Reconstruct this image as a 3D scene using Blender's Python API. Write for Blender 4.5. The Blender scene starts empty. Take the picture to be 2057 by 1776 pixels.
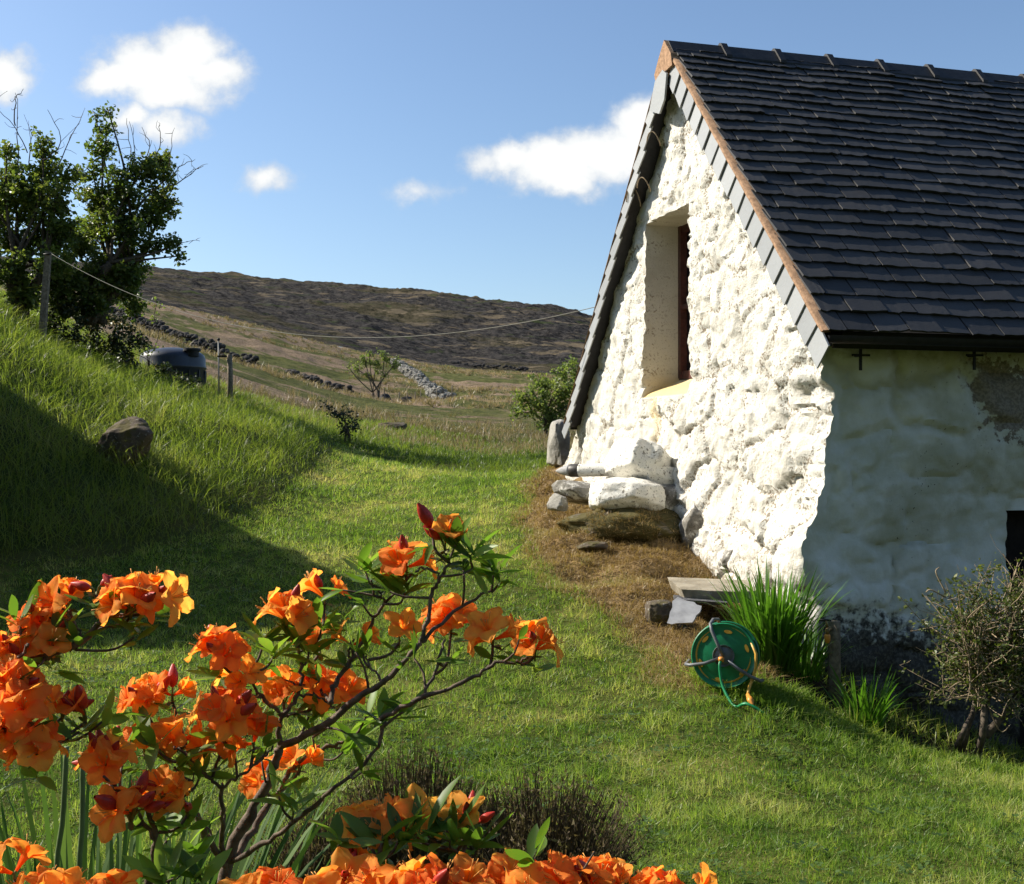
import bpy, math, random
import numpy as np
from mathutils import Vector, Matrix
rng = np.random.default_rng(7); random.seed(7)
R = math.radians
SC = bpy.context.scene; COL = SC.collection
# ------------------------------------------------------------------ camera, world, sun, exposure
EYE = 1.75; F = 2300.0; CX, CY = 1028.5, 890.0
cd = bpy.data.cameras.new('camera'); cam = bpy.data.objects.new('camera', cd); COL.objects.link(cam)
cam.location = (0, 0, EYE); cam.rotation_euler = (R(90), 0, 0)
cd.sensor_fit = 'HORIZONTAL'; cd.sensor_width = 36; cd.lens = 36*F/2057; cd.clip_start = .05; cd.clip_end = 5000
cd.shift_y = (CY-888)/2057
SC.camera = cam
SC.view_settings.view_transform = 'Standard'; SC.view_settings.look = 'None'; SC.view_settings.gamma = 1
SC.view_settings.exposure = 0.95
SUN_EL = 36.0
SH = Vector((-.95, .31, 0)).normalized()                # horizontal direction towards the sun
SD = Vector((SH.x*math.cos(R(SUN_EL)), SH.y*math.cos(R(SUN_EL)), math.sin(R(SUN_EL))))
sl = bpy.data.lights.new('sun', 'SUN'); so = bpy.data.objects.new('sun', sl); COL.objects.link(so)
sl.energy = 4.6; sl.angle = R(.53); sl.color = (1, .93, .80)
so.rotation_euler = SD.to_track_quat('Z', 'Y').to_euler()

def px_dir(px, py): return ((px-CX)/F, (CY-py)/F)
w = bpy.data.worlds.new('World'); SC.world = w; w.use_nodes = True
nt = w.node_tree; nt.nodes.clear()
def N(nt, t, **k):
    n = nt.nodes.new(t)
    for a, b in k.items():
        if a == 'inp':
            for i, v in b.items():
                if hasattr(v, 'is_output'): nt.links.new(v, n.inputs[i])
                else: n.inputs[i].default_value = v
        else: setattr(n, a, b)
    return n
def M(nt, op, a, b=0.0, c=None, clamp=False):
    n = N(nt, 'ShaderNodeMath', operation=op, use_clamp=clamp, inp={0: a, 1: b})
    if c is not None:
        if hasattr(c, 'is_output'): nt.links.new(c, n.inputs[2])
        else: n.inputs[2].default_value = c
    return n.outputs[0]
def VM(nt, op, a, b=None):
    i = {0: a}
    if b is not None: i[1] = b
    n = N(nt, 'ShaderNodeVectorMath', operation=op, inp=i)
    return n.outputs['Value'] if op in ('LENGTH', 'DOT_PRODUCT', 'DISTANCE') else n.outputs[0]
def mix(nt, f, a, b, mode='MIX'):
    n = N(nt, 'ShaderNodeMix', data_type='RGBA', blend_type=mode)
    for s, v in ((n.inputs[0], f), (n.inputs[6], a), (n.inputs[7], b)):
        if hasattr(v, 'is_output'): nt.links.new(v, s)
        else: s.default_value = v if not isinstance(v, tuple) or len(v) == 4 else (*v, 1)
    return n.outputs[2]
def smooth(nt, v, lo, hi, a=0.0, b=1.0):
    n = N(nt, 'ShaderNodeMapRange', interpolation_type='SMOOTHSTEP', inp={0: v, 1: lo, 2: hi, 3: a, 4: b})
    return n.outputs[0]
def noise(nt, vec, scale, detail=4, rough=.55, dist=0.0):
    n = N(nt, 'ShaderNodeTexNoise', inp={'Scale': scale, 'Detail': detail, 'Roughness': rough, 'Distortion': dist})
    if vec is not None: nt.links.new(vec, n.inputs['Vector'])
    return n.outputs['Fac']

sky = N(nt, 'ShaderNodeTexSky', sky_type='NISHITA', sun_disc=False, sun_elevation=R(SUN_EL),
        sun_rotation=math.atan2(SH.x, SH.y), altitude=200, air_density=1.0, dust_density=1.1, ozone_density=1.8)
tc = N(nt, 'ShaderNodeTexCoord')
sx = N(nt, 'ShaderNodeSeparateXYZ', inp={0: tc.outputs['Generated']})
yy = M(nt, 'MAXIMUM', sx.outputs[1], .05)
dv = N(nt, 'ShaderNodeCombineXYZ', inp={0: M(nt, 'DIVIDE', sx.outputs[0], yy), 1: M(nt, 'DIVIDE', sx.outputs[2], yy), 2: 0.0}).outputs[0]
warp = N(nt, 'ShaderNodeTexNoise', inp={'Vector': dv, 'Scale': 16.0, 'Detail': 5.0, 'Roughness': .6}).outputs['Color']
dvw = VM(nt, 'ADD', dv, VM(nt, 'MULTIPLY', VM(nt, 'SUBTRACT', warp, (.5, .5, .5)), (.05, .04, 0)))
CL = [(375, 108, 88, 66, 1), (310, 140, 130, 70, 1), (245, 160, 92, 48, 1), (430, 150, 90, 60, .8), (345, 180, 125, 50, .85),
      (335, 255, 75, 42, .72), (262, 235, 55, 34, .6), (10, 158, 72, 56, .9), (530, 356, 62, 34, .50), (850, 384, 66, 30, .36),
      (1310, 255, 90, 75, 1), (1215, 305, 125, 66, 1), (1120, 335, 130, 62, 1), (1030, 328, 90, 44, .95), (1140, 370, 100, 38, .8), (-250, 300, 150, 80, 1), (2300, 330, 160, 70, 1)]
fld = None
for cx, cy, rx, ry, st in CL:
    a, e = px_dir(cx, cy)
    d = VM(nt, 'LENGTH', VM(nt, 'MULTIPLY', VM(nt, 'SUBTRACT', dvw, (a, e, 0)), (F/rx, F/ry, 0)))
    v = M(nt, 'MULTIPLY', M(nt, 'SUBTRACT', 1.12, d), 1.45*st)
    fld = v if fld is None else M(nt, 'MAXIMUM', fld, v)
nz = noise(nt, dv, 22.0, 10, .58)
nz2 = noise(nt, dv, 12.0, 5, .55)
dens = M(nt, 'ADD', fld, M(nt, 'MULTIPLY', M(nt, 'SUBTRACT', nz, .5), 1.9))
cov = smooth(nt, dens, -.12, .72)
cov = M(nt, 'MULTIPLY', cov, .97)
sh = smooth(nt, M(nt, 'ADD', dens, M(nt, 'MULTIPLY', M(nt, 'SUBTRACT', nz2, .5), .8)), .05, 1.1)
skyc = mix(nt, 1.0, sky.outputs[0], (.93, 1.0, 1.06, 1), 'MULTIPLY')
ccol = mix(nt, sh, (4.4, 4.8, 5.3, 1), (6.9, 6.9, 6.75, 1))
bg = N(nt, 'ShaderNodeBackground', inp={0: mix(nt, cov, skyc, ccol), 1: .080})
nt.links.new(bg.outputs[0], N(nt, 'ShaderNodeOutputWorld').inputs[0])
c = SC.cycles
c.use_denoising = True; c.max_bounces = 6; c.diffuse_bounces = 3; c.glossy_bounces = 2; c.transmission_bounces = 4; c.transparent_max_bounces = 8
c.use_adaptive_sampling = True; c.adaptive_threshold = .02

# ------------------------------------------------------------------ helpers
def P(px, py, Y): return np.array(((px-CX)/F*Y, Y, EYE-(py-CY)/F*Y))
def tag(o, label=None, cat=None, group=None, kind=None):
    for k, v in (('label', label), ('category', cat), ('group', group), ('kind', kind)):
        if v: o[k] = v
    return o
def empty(name, loc, label=None, cat=None, group=None):
    o = bpy.data.objects.new(name, None); o.empty_display_size = .2; COL.objects.link(o); o.location = [float(v) for v in loc]
    return tag(o, label, cat, group)
class MB:
    def __init__(s): s.V = []; s.F = []; s.n = 0; s.A = {}
    def add(s, V, faces, mat=0, **attrs):
        V = np.asarray(V, float).reshape(-1, 3)
        if isinstance(faces, np.ndarray): fs = [(faces + s.n, mat)]
        else:
            fs = []; by = {}
            for f in faces: by.setdefault(len(f), []).append(f)
            for k, v in by.items(): fs.append((np.array(v, int)+s.n, mat))
        s.F += fs; s.V.append(V); 
        for k, v in attrs.items(): s.A.setdefault(k, []).append((s.n, np.broadcast_to(np.asarray(v, float), (len(V),))))
        s.n += len(V); return s
    def box(s, c, size, rot=None, mat=0):
        c = np.asarray(c, float); h = np.asarray(size, float)/2
        v = np.array([[x, y, z] for x in (-1, 1) for y in (-1, 1) for z in (-1, 1)], float)*h
        if rot is not None: v = v @ np.asarray(rot, float).T
        return s.add(v+c, np.array([[0, 1, 3, 2], [4, 6, 7, 5], [0, 4, 5, 1], [2, 3, 7, 6], [0, 2, 6, 4], [1, 5, 7, 3]]), mat)
    def tube(s, pts, rad, n=7, mat=0, cap=True, **attrs):
        p = np.asarray(pts, float); m = len(p); rad = np.broadcast_to(np.asarray(rad, float), (m,))
        t = np.gradient(p, axis=0); t /= np.linalg.norm(t, axis=1)[:, None]+1e-9
        ref = np.array([0, 0, 1.]) if abs(t[0][2]) < .9 else np.array([1., 0, 0])
        u = np.cross(t[0], ref); u /= np.linalg.norm(u)
        V = []; a = np.arange(n)*2*math.pi/n
        for i in range(m):
            u = u - t[i]*np.dot(u, t[i]); u /= np.linalg.norm(u)+1e-9; v = np.cross(t[i], u)
            V.append(p[i] + rad[i]*(np.cos(a)[:, None]*u + np.sin(a)[:, None]*v))
        V = np.concatenate(V); i = np.arange(m-1)[:, None]*n; j = np.arange(n)[None]; k = (j+1) % n
        q = np.stack([i+j, i+k, i+n+k, i+n+j], -1).reshape(-1, 4)
        s.add(V, q, mat, **attrs)
        if cap and n > 2:
            b = s.n - m*n; s.F.append((np.array([list(range(n))[::-1]])+b, mat)); s.F.append((np.array([list(range(n))])+b+(m-1)*n, mat))
        return s
    def build(s, name, mats, parent=None, smooth=True, sharp=None, local=True):
        V = np.concatenate(s.V); me = bpy.data.meshes.new(name)
        if parent is not None and local:
            V = V - np.array(world_loc(parent))
        o = bpy.data.objects.new(name, me)
        if parent is None and local == 'base':
            b = np.array([(V[:, 0].min()+V[:, 0].max())/2, (V[:, 1].min()+V[:, 1].max())/2, V[:, 2].min()]); V = V-b; o.location = b
        me.vertices.add(len(V)); me.vertices.foreach_set('co', V.astype(np.float32).ravel())
        ls = np.concatenate([f.ravel() for f, m in s.F]); sz = np.concatenate([np.full(len(f), f.shape[1]) for f, m in s.F])
        me.loops.add(len(ls)); me.loops.foreach_set('vertex_index', ls.astype(np.int32))
        me.polygons.add(len(sz)); me.polygons.foreach_set('loop_start', (np.cumsum(sz)-sz).astype(np.int32))
        me.polygons.foreach_set('material_index', np.concatenate([np.full(len(f), m) for f, m in s.F]).astype(np.int32))
        me.polygons.foreach_set('use_smooth', np.full(len(sz), smooth))
        for k, parts in s.A.items():
            arr = np.zeros(len(V), np.float32)
            for st, v in parts: arr[st:st+len(v)] = v
            at = me.attributes.new(k, 'FLOAT', 'POINT'); at.data.foreach_set('value', arr)
        me.update(calc_edges=True); me.validate()
        if sharp: me.set_sharp_from_angle(angle=R(sharp))
        for m in (mats if isinstance(mats, (list, tuple)) else [mats]): me.materials.append(m)
        COL.objects.link(o)
        if parent is not None: o.parent = parent
        return o
def world_loc(o):
    v = np.zeros(3)
    while o is not None: v = v+np.array(o.location); o = o.parent
    return v
# hashed value noise, vectorised
def _h(i, j, k=0, s=0):
    n = (i.astype(np.int64)*374761393 + j.astype(np.int64)*668265263 + np.asarray(k, np.int64)*2147483647 + s*974711) & 0xffffffff
    n = ((n ^ (n >> 13))*1274126177) & 0xffffffff; n = ((n ^ (n >> 16))*2246822519) & 0xffffffff
    return ((n ^ (n >> 15)) & 0xffffff)/0xffffff
def vn2(x, y, s=0):
    i = np.floor(x); j = np.floor(y); f = x-i; g = y-j; f = f*f*f*(f*(f*6-15)+10); g = g*g*g*(g*(g*6-15)+10)
    a = _h(i, j, 0, s)*(1-f)+_h(i+1, j, 0, s)*f; b = _h(i, j+1, 0, s)*(1-f)+_h(i+1, j+1, 0, s)*f
    return (a*(1-g)+b*g)*2-1
def fbm(x, y, sc=1., o=4, s=0, gain=.5):
    r = 0; a = 1; t = 0
    for k in range(o): r = r+a*vn2(x*sc+17.3*k, y*sc-9.1*k, s+k); t += a; a *= gain; sc *= 2.03
    return r/t
def vn3(x, y, z, s=0):
    k = np.floor(z); f = z-k; f = f*f*(3-2*f)
    k = k.astype(np.int64)
    def sl(kk):
        i = np.floor(x); j = np.floor(y); u = x-i; v = y-j; u = u*u*(3-2*u); v = v*v*(3-2*v)
        a = _h(i, j, kk, s)*(1-u)+_h(i+1, j, kk, s)*u; b = _h(i, j+1, kk, s)*(1-u)+_h(i+1, j+1, kk, s)*u
        return a*(1-v)+b*v
    return (sl(k)*(1-f)+sl(k+1)*f)*2-1
def fbm3(p, sc=1., o=4, s=0, gain=.5):
    r = 0; a = 1; t = 0
    for k in range(o): r = r+a*vn3(p[:, 0]*sc+5*k, p[:, 1]*sc+9*k, p[:, 2]*sc+3*k, s+k); t += a; a *= gain; sc *= 2.03
    return r/t
def voro(x, y, s=0):
    """F1, F2, id-random of jittered cells"""
    i0 = np.floor(x); j0 = np.floor(y); f1 = np.full(x.shape, 9.); f2 = np.full(x.shape, 9.); cid = np.zeros(x.shape); dx = np.zeros(x.shape); dy = np.zeros(x.shape)
    for a in (-1, 0, 1):
        for b in (-1, 0, 1):
            i = i0+a; j = j0+b; qx = i+.1+.8*_h(i, j, 1, s); qy = j+.1+.8*_h(i, j, 2, s)
            d = np.hypot(qx-x, qy-y); c = _h(i, j, 3, s); m = d < f1
            f2 = np.where(m, f1, np.minimum(f2, d)); cid = np.where(m, c, cid); dx = np.where(m, x-qx, dx); dy = np.where(m, y-qy, dy); f1 = np.where(m, d, f1)
    return f1, f2, cid, dx, dy
sstep = lambda v, a, b: (lambda t: t*t*(3-2*t))(np.clip((v-a)/(b-a), 0, 1))
# ------------------------------------------------------------------ materials
def mat(name):
    m = bpy.data.materials.new(name); m.use_nodes = True; t = m.node_tree; t.nodes.clear()
    return m, t
def out(t, sh): t.links.new(sh, N(t, 'ShaderNodeOutputMaterial').inputs[0])
def principled(t, col, rough=.8, spec=.3, metal=0.0, bump=None, bs=.4, bd=.01):
    b = N(t, 'ShaderNodeBsdfPrincipled', inp={'Roughness': rough, 'Specular IOR Level': spec, 'Metallic': metal})
    if hasattr(col, 'is_output'): t.links.new(col, b.inputs[0])
    else: b.inputs[0].default_value = (*col, 1)
    if bump is not None:
        t.links.new(N(t, 'ShaderNodeBump', inp={'Strength': bs, 'Distance': bd, 'Height': bump}).outputs[0], b.inputs['Normal'])
    return b.outputs[0]
def attr(t, k): return N(t, 'ShaderNodeAttribute', attribute_name=k).outputs['Fac']
def objc(t): return N(t, 'ShaderNodeTexCoord').outputs['Object']
def posn(t): return N(t, 'ShaderNodeNewGeometry').outputs['Position']
def simple(name, col, rough=.7, spec=.3, var=.25, sc=12., metal=0.0, bump=.3, bd=.004, col2=None):
    m, t = mat(name); v = objc(t); n = noise(t, v, sc, 6, .6)
    c2 = col2 or tuple(x*(1-var) for x in col)
    cc = mix(t, smooth(t, n, .3, .7), c2, tuple(min(1, x*(1+var*.5)) for x in col))
    out(t, principled(t, cc, rough, spec, metal, noise(t, v, sc*4, 5), bump, bd)); return m
def leafmat(name, cols, trans=.45, rough=.45, spec=.35, tcol=1.5, nsc=1.2):
    """cols: dark, mid, light; varied by the per-vertex attribute rnd and by noise in the place"""
    m, t = mat(name); r = attr(t, 'rnd'); n = noise(t, posn(t), nsc, 3)
    f = M(t, 'ADD', M(t, 'MULTIPLY', r, .65), M(t, 'MULTIPLY', M(t, 'SUBTRACT', n, .32), .9), clamp=True)
    rp = N(t, 'ShaderNodeValToRGB', inp={0: f}); e = rp.color_ramp.elements
    e[0].position = .05; e[0].color = (*cols[0], 1); e[1].position = .95; e[1].color = (*cols[-1], 1)
    for i, cc in enumerate(cols[1:-1]):
        x = e.new((i+1)/(len(cols)-1)); x.color = (*cc, 1)
    col = rp.outputs[0]
    p = principled(t, col, rough, spec)
    tr = N(t, 'ShaderNodeBsdfTranslucent', inp={0: mix(t, 1.0, col, (tcol, tcol*1.05, tcol*.55, 1), 'MULTIPLY')}).outputs[0]
    ms = N(t, 'ShaderNodeMixShader', inp={0: trans}); t.links.new(p, ms.inputs[1]); t.links.new(tr, ms.inputs[2]); out(t, ms.outputs[0])
    return m
MT = {}
MT['lawn_blade'] = leafmat('lawn blade', [(.050, .108, .012), (.118, .210, .024), (.235, .31, .06), (.48, .43, .19)], .48, nsc=.9)
MT['bank_blade'] = leafmat('bank blade', [(.055, .092, .015), (.115, .163, .024), (.19, .225, .045), (.35, .31, .14)], .5, nsc=.7)
MT['dry_blade'] = leafmat('dry blade', [(.15, .095, .036), (.27, .18, .075), (.36, .26, .12), (.22, .23, .06)], .25, nsc=1.6)
MT['rush'] = leafmat('rush', [(.05, .058, .016), (.115, .10, .045), (.25, .185, .115), (.36, .265, .18)], .3, nsc=.10)
MT['strap'] = leafmat('strap', [(.035, .085, .010), (.07, .17, .015), (.12, .25, .03)], .45, .35, .5)
MT['iris'] = leafmat('iris leaf', [(.035, .07, .016), (.065, .12, .028), (.12, .18, .05)], .35, .65, .2)
MT['haw_dark'] = leafmat('hawthorn leaf', [(.040, .066, .016), (.090, .13, .028), (.20, .215, .065)], .45, .4, .4, nsc=.8)
MT['haw_light'] = leafmat('young hawthorn leaf', [(.045, .075, .016), (.11, .15, .032), (.22, .235, .065)], .46, .4, .4, nsc=.9)
MT['willow'] = leafmat('willow leaf', [(.08, .12, .03), (.15, .195, .055), (.22, .25, .08)], .45, .5, .3)
MT['azleaf'] = leafmat('azalea leaf', [(.05, .095, .014), (.11, .20, .025), (.20, .29, .05)], .5, .45, .4, nsc=6)
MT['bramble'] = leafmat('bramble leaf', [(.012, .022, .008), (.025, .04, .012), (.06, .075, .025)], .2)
MT['shrub_leaf'] = leafmat('shrub leaf', [(.045, .065, .014), (.09, .115, .025), (.18, .19, .06)], .4)
MT['heather'] = leafmat('heather twig', [(.060, .044, .028), (.115, .085, .052), (.16, .14, .07)], .25, .8, .1, nsc=5)
MT['bark'] = simple('bark', (.10, .08, .06), .9, .15, .5, 30)
MT['azbark'] = simple('azalea bark', (.12, .085, .06), .75, .25, .55, 70, bump=.6, bd=.002)
MT['twig'] = simple('dry twig', (.30, .23, .15), .85, .15, .5, 25)
MT['wood'] = simple('weathered wood', (.20, .165, .12), .9, .15, .5, 22)
MT['stone_dark'] = simple('field stone', (.075, .068, .062), .95, .1, .55, 3.5, bump=.6, bd=.03, col2=(.025, .024, .024))
MT['stone_light'] = simple('lichened field stone', (.26, .25, .22), .95, .1, .5, 3.5, bump=.6, bd=.03, col2=(.06, .055, .05))
def rockmat(name, a, b, moss=0.0, white=0.0):
    m, t = mat(name); v = posn(t); n1 = noise(t, v, 5, 8, .65); n2 = noise(t, v, 26, 6, .6); n3 = noise(t, v, 60, 4, .6)
    cc = mix(t, smooth(t, n1, .35, .65), a, b)
    if white: 
        cc = mix(t, M(t, 'MULTIPLY', smooth(t, n1, .62-.3*white, .72-.3*white), .96), cc, (.74, .72, .66))
        cc = mix(t, M(t, 'MULTIPLY', smooth(t, n2, .575, .64), .8), cc, (.14, .12, .085)); cc = mix(t, smooth(t, n3, .62, .66), cc, (.06, .05, .045))
    else: cc = mix(t, M(t, 'MULTIPLY', smooth(t, n2, .58, .66), .8), cc, (.30, .29, .26))
    if moss: cc = mix(t, M(t, 'MULTIPLY', smooth(t, n1, .58-.25*moss, .68-.25*moss), .9), cc, (.075, .065, .02))
    out(t, principled(t, cc, .93, .15, 0, M(t, 'ADD', n2, M(t, 'MULTIPLY', n3, .6)), .7, .012)); return m
MT['rock_white'] = rockmat('limewashed rock', (.42, .40, .36), (.60, .58, .52), 0, .9)
MT['rock_half'] = rockmat('half limewashed rock', (.16, .15, .13), (.34, .32, .29), 0, .45)
MT['rock_grey'] = rockmat('grey lichened rock', (.20, .19, .17), (.38, .36, .32))
MT['rock_moss'] = rockmat('mossy rock', (.10, .085, .06), (.24, .20, .15), .9)
MT['rock_brown'] = rockmat('brown rock', (.075, .06, .045), (.15, .12, .09), .4)
# ------------------------------------------------------------------ terrain
HW = 2057
CP = []
def cp(*a):
    for px, py, Y in a: CP.append(((px-CX)/F, math.log(Y), (CY-py)/F))
def cz(*a):
    for x, Y, z in a: CP.append((x/Y, math.log(Y), z/Y))
cz((-2.4, 3, -1.75), (0, 3, -1.75), (2, 3, -1.8), (3.5, 3, -1.95), (0, 4.5, -1.79), (2, 4.6, -1.80), (4.5, 5, -2.2), (7.2, 8, -2.65), (11, 12, -2.5), (18, 20, -1.), (36, 40, 0), (-3.0, 4.2, -1.72), (-4, 5, -1.45), (-6.4, 8, .1), (-9.6, 12, 1.7), (-16, 20, 3.4))
cp((1530, 1425, 7.2), (1640, 1480, 6.95), (1800, 1540, 6.8), (2057, 1590, 6.6), (1455, 1383, 7.5), (1735, 1455, 7.7), (1940, 1523, 7.6), (1640, 1295, 9.0), (1862, 1425, 9.27), (2057, 1495, 9.52),
   (1580, 1240, 9.46), (1440, 1150, 10.72), (1380, 1068, 11.3), (1225, 990, 13.3), (1100, 945, 15.6), (1330, 1320, 8.2), (1200, 1230, 9.2), (1100, 1150, 10.3), (1050, 1030, 13.0), (1250, 1100, 10.9), (1150, 1050, 12.0), (1400, 1220, 9.3),
   (900, 1050, 12.8), (900, 1200, 9.6), (900, 1350, 7.9), (900, 1500, 6.6), (900, 962, 16.5), (800, 937, 18), (690, 909, 20.5), (640, 950, 17), (540, 1032, 13.3), (600, 1150, 10.4), (400, 1200, 9.7), (200, 1400, 7.4), (0, 1510, 6.5), (1300, 1500, 6.6), (1700, 1650, 5.4),
   (430, 1080, 11.8), (250, 1120, 11.0), (0, 1150, 10.4), (300, 965, 12.8), (0, 960, 11.3), (550, 915, 16.2), (655, 885, 20), (0, 800, 13.5), (200, 800, 16), (400, 830, 18), (550, 855, 19.5),
   (0, 632, 18.5), (85, 702, 19.8), (290, 765, 22), (410, 805, 23.5), (560, 848, 25), (690, 872, 26), (0, 600, 26), (290, 735, 28), (410, 772, 28), (560, 828, 36),
   (900, 928, 20), (1050, 938, 19), (900, 892, 32), (1080, 905, 30), (750, 856, 38), (900, 848, 60), (1100, 855, 60), (600, 803, 60), (450, 752, 60), (300, 690, 70), (0, 620, 70),
   (760, 806, 130), (1000, 800, 130), (600, 762, 120), (430, 712, 130), (300, 668, 130), (100, 600, 130), (850, 762, 175), (1050, 758, 200), (700, 712, 220), (500, 655, 220), (300, 620, 220),
   (900, 733, 290), (600, 672, 290), (400, 625, 280), (1150, 745, 290), (800, 655, 400), (1100, 695, 390), (500, 602, 420), (300, 578, 420),
   (310, 539, 620), (420, 545, 620), (520, 555, 620), (640, 573, 620), (780, 580, 620), (900, 592, 620), (1060, 606, 620), (1130, 621, 620), (1175, 633, 620), (1400, 705, 620), (0, 522, 620), (2057, 810, 620), (-800, 520, 620), (3200, 870, 620),
   (310, 580, 950), (900, 640, 950), (1400, 740, 950), (2057, 840, 950), (-800, 560, 950), (3200, 880, 950),
   (1400, 905, 22), (1700, 905, 30), (2057, 915, 22), (1500, 850, 60), (2057, 870, 60), (1500, 810, 140), (2057, 845, 140), (1500, 770, 300), (2057, 830, 300), (3200, 880, 140), (3200, 880, 300), (-800, 600, 140), (-800, 560, 300), (-800, 620, 60))
CP = np.array(CP)
SY = .55                                                  # log-depth scaled against the side angle
def _ker(d2): return np.where(d2 > 1e-12, d2*np.log(np.maximum(d2, 1e-12))*.5, 0)
_c = np.stack([CP[:, 0]*1.6, CP[:, 1]*SY], 1); n_ = len(_c)
_K = _ker(((_c[:, None]-_c[None])**2).sum(-1)) + np.eye(n_)*.004
_Pm = np.concatenate([np.ones((n_, 1)), _c], 1)
_A = np.block([[_K, _Pm], [_Pm.T, np.zeros((3, 3))]])
_w = np.linalg.solve(_A, np.concatenate([CP[:, 2], np.zeros(3)]))
def H0(x, y):
    Y = np.clip(y, 3.0, 1000); q = np.stack([np.clip(x/Y, -1.0, 1.1)*1.6, np.log(Y)*SY], 1); r = np.zeros(len(q))
    for i in range(0, len(q), 20000):
        p = q[i:i+20000]; d2 = ((p[:, None]-_c[None])**2).sum(-1)
        r[i:i+20000] = _ker(d2) @ _w[:-3] + _w[-3] + p @ _w[-2:]
    return EYE + r*Y
def poly_sd(x, y, poly):
    """signed distance, positive inside"""
    p = np.asarray(poly, float); ins = np.zeros(x.shape, bool); d = np.full(x.shape, 1e9)
    for (x0, y0), (x1, y1) in zip(p, np.roll(p, -1, 0)):
        ex, ey = x1-x0, y1-y0; t = np.clip(((x-x0)*ex+(y-y0)*ey)/(ex*ex+ey*ey+1e-12), 0, 1)
        d = np.minimum(d, np.hypot(x-x0-t*ex, y-y0-t*ey))
        c = ((y0 > y) != (y1 > y)) & (x < ex*(y-y0)/(ey if abs(ey) > 1e-12 else 1e-12)+x0); ins ^= c
    return np.where(ins, d, -d)
pxY = lambda l: [((a-CX)/F*b, b) for a, b in l]
LAWN = pxY([(0, 10.2), (250, 10.9), (430, 11.8), (540, 13.4), (640, 17), (688, 20.6), (720, 20.4), (800, 18.4), (950, 17.2), (1085, 16.2), (1062, 13.6), (1045, 12.2), (1090, 10.4), (1195, 9.3), (1310, 8.4), (1385, 7.75), (1530, 7.45), (1640, 7.38), (1800, 7.3), (2057, 7.2)]) + [(5.5, 6.9), (6, 1), (-4, 1), (-3.6, 4.5), (-5.5, 8.5)]
BROWN = pxY([(1085, 16.2), (1062, 13.6), (1045, 12.2), (1090, 10.4), (1195, 9.3), (1300, 8.2), (1275, 7.7), (1390, 7.3), (1520, 7.45), (1600, 8.8), (1500, 10.5), (1200, 15), (1130, 16.5)])
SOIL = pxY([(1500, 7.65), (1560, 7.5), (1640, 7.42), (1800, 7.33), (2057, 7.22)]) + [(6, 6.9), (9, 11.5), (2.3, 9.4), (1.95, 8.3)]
def masks(x, y):
    n = fbm(x, y, 1.1, 4, 3)*.35
    return poly_sd(x, y, LAWN)+n*.35, poly_sd(x, y, BROWN)+n*.6, poly_sd(x, y, SOIL)+n*.15
def H(x, y, detail=True):
    x = np.asarray(x, float).ravel(); y = np.asarray(y, float).ravel(); z = H0(x, y); z = z + np.clip(-y-5, 0, None)*.62*sstep(-y, 5, 14)  # last term: unseen rise behind the camera, added to cut sky fill
    if detail:
        d = np.clip(np.hypot(x, y), 3, 900); L, B, S = masks(x, y)
        rough = 1-sstep(L, -.5, .3)
        far = sstep(y, 30, 120)
        z = z + rough*(1-far)*(fbm(x, y, .55, 4, 11)*.10 + fbm(x, y, 2.2, 3, 12)*.035) + (1-rough)*fbm(x, y, .8, 3, 13)*.022
        z = z + sstep(B, -.2, .3)*(fbm(x, y, 2.6, 4, 14)*.11)
        z = z + far*(fbm(x, y, .045, 5, 15, .55)*1.3 + fbm(x, y, .30, 4, 16, .65)*.5) + sstep(y, 240, 420)*(fbm(x, y, .012, 6, 17, .6)*4.2+fbm(x, y, .10, 4, 18, .65)*2.0)
        z = z - sstep(S, 0, .35)*.06
    return z
GZ = lambda px, Y: float(H([(px-CX)/F*Y], [Y])[0])
def gp(px, Y): return np.array([(px-CX)/F*Y, Y, GZ(px, Y)])
def ground_sheet(name, y0, y1, ny, kind_mats, xr, nx, dense):
    v = np.linspace(0, 1, ny); Yv = y0 + (y1-y0)*v if y1 < 3.5 else (3.0+np.where(v >= 0, (y1-3)*(np.exp(v*dense)-1)/(np.exp(dense)-1), 0) if y0 <= 3 else y0*(y1/y0)**v)
    u = np.linspace(-1, 1, nx); G = np.sinh(u*3.2)/np.sinh(3.2)
    X = np.concatenate([G*xr*max(yy_, 3.0) for yy_ in Yv]).reshape(ny, nx); Y = np.repeat(Yv[:, None], nx, 1)
    x, y = X.ravel(), Y.ravel(); z = H(x, y); L, B, S = masks(x, y)
    i = np.arange(ny-1)[:, None]*nx; j = np.arange(nx-1)[None]
    q = np.stack([i+j, i+j+1, i+nx+j+1, i+nx+j], -1).reshape(-1, 4)
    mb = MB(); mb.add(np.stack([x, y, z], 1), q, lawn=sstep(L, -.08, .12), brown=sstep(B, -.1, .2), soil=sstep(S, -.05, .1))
    o = mb.build(name, kind_mats, local=False); tag(o, kind='structure'); return o
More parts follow.
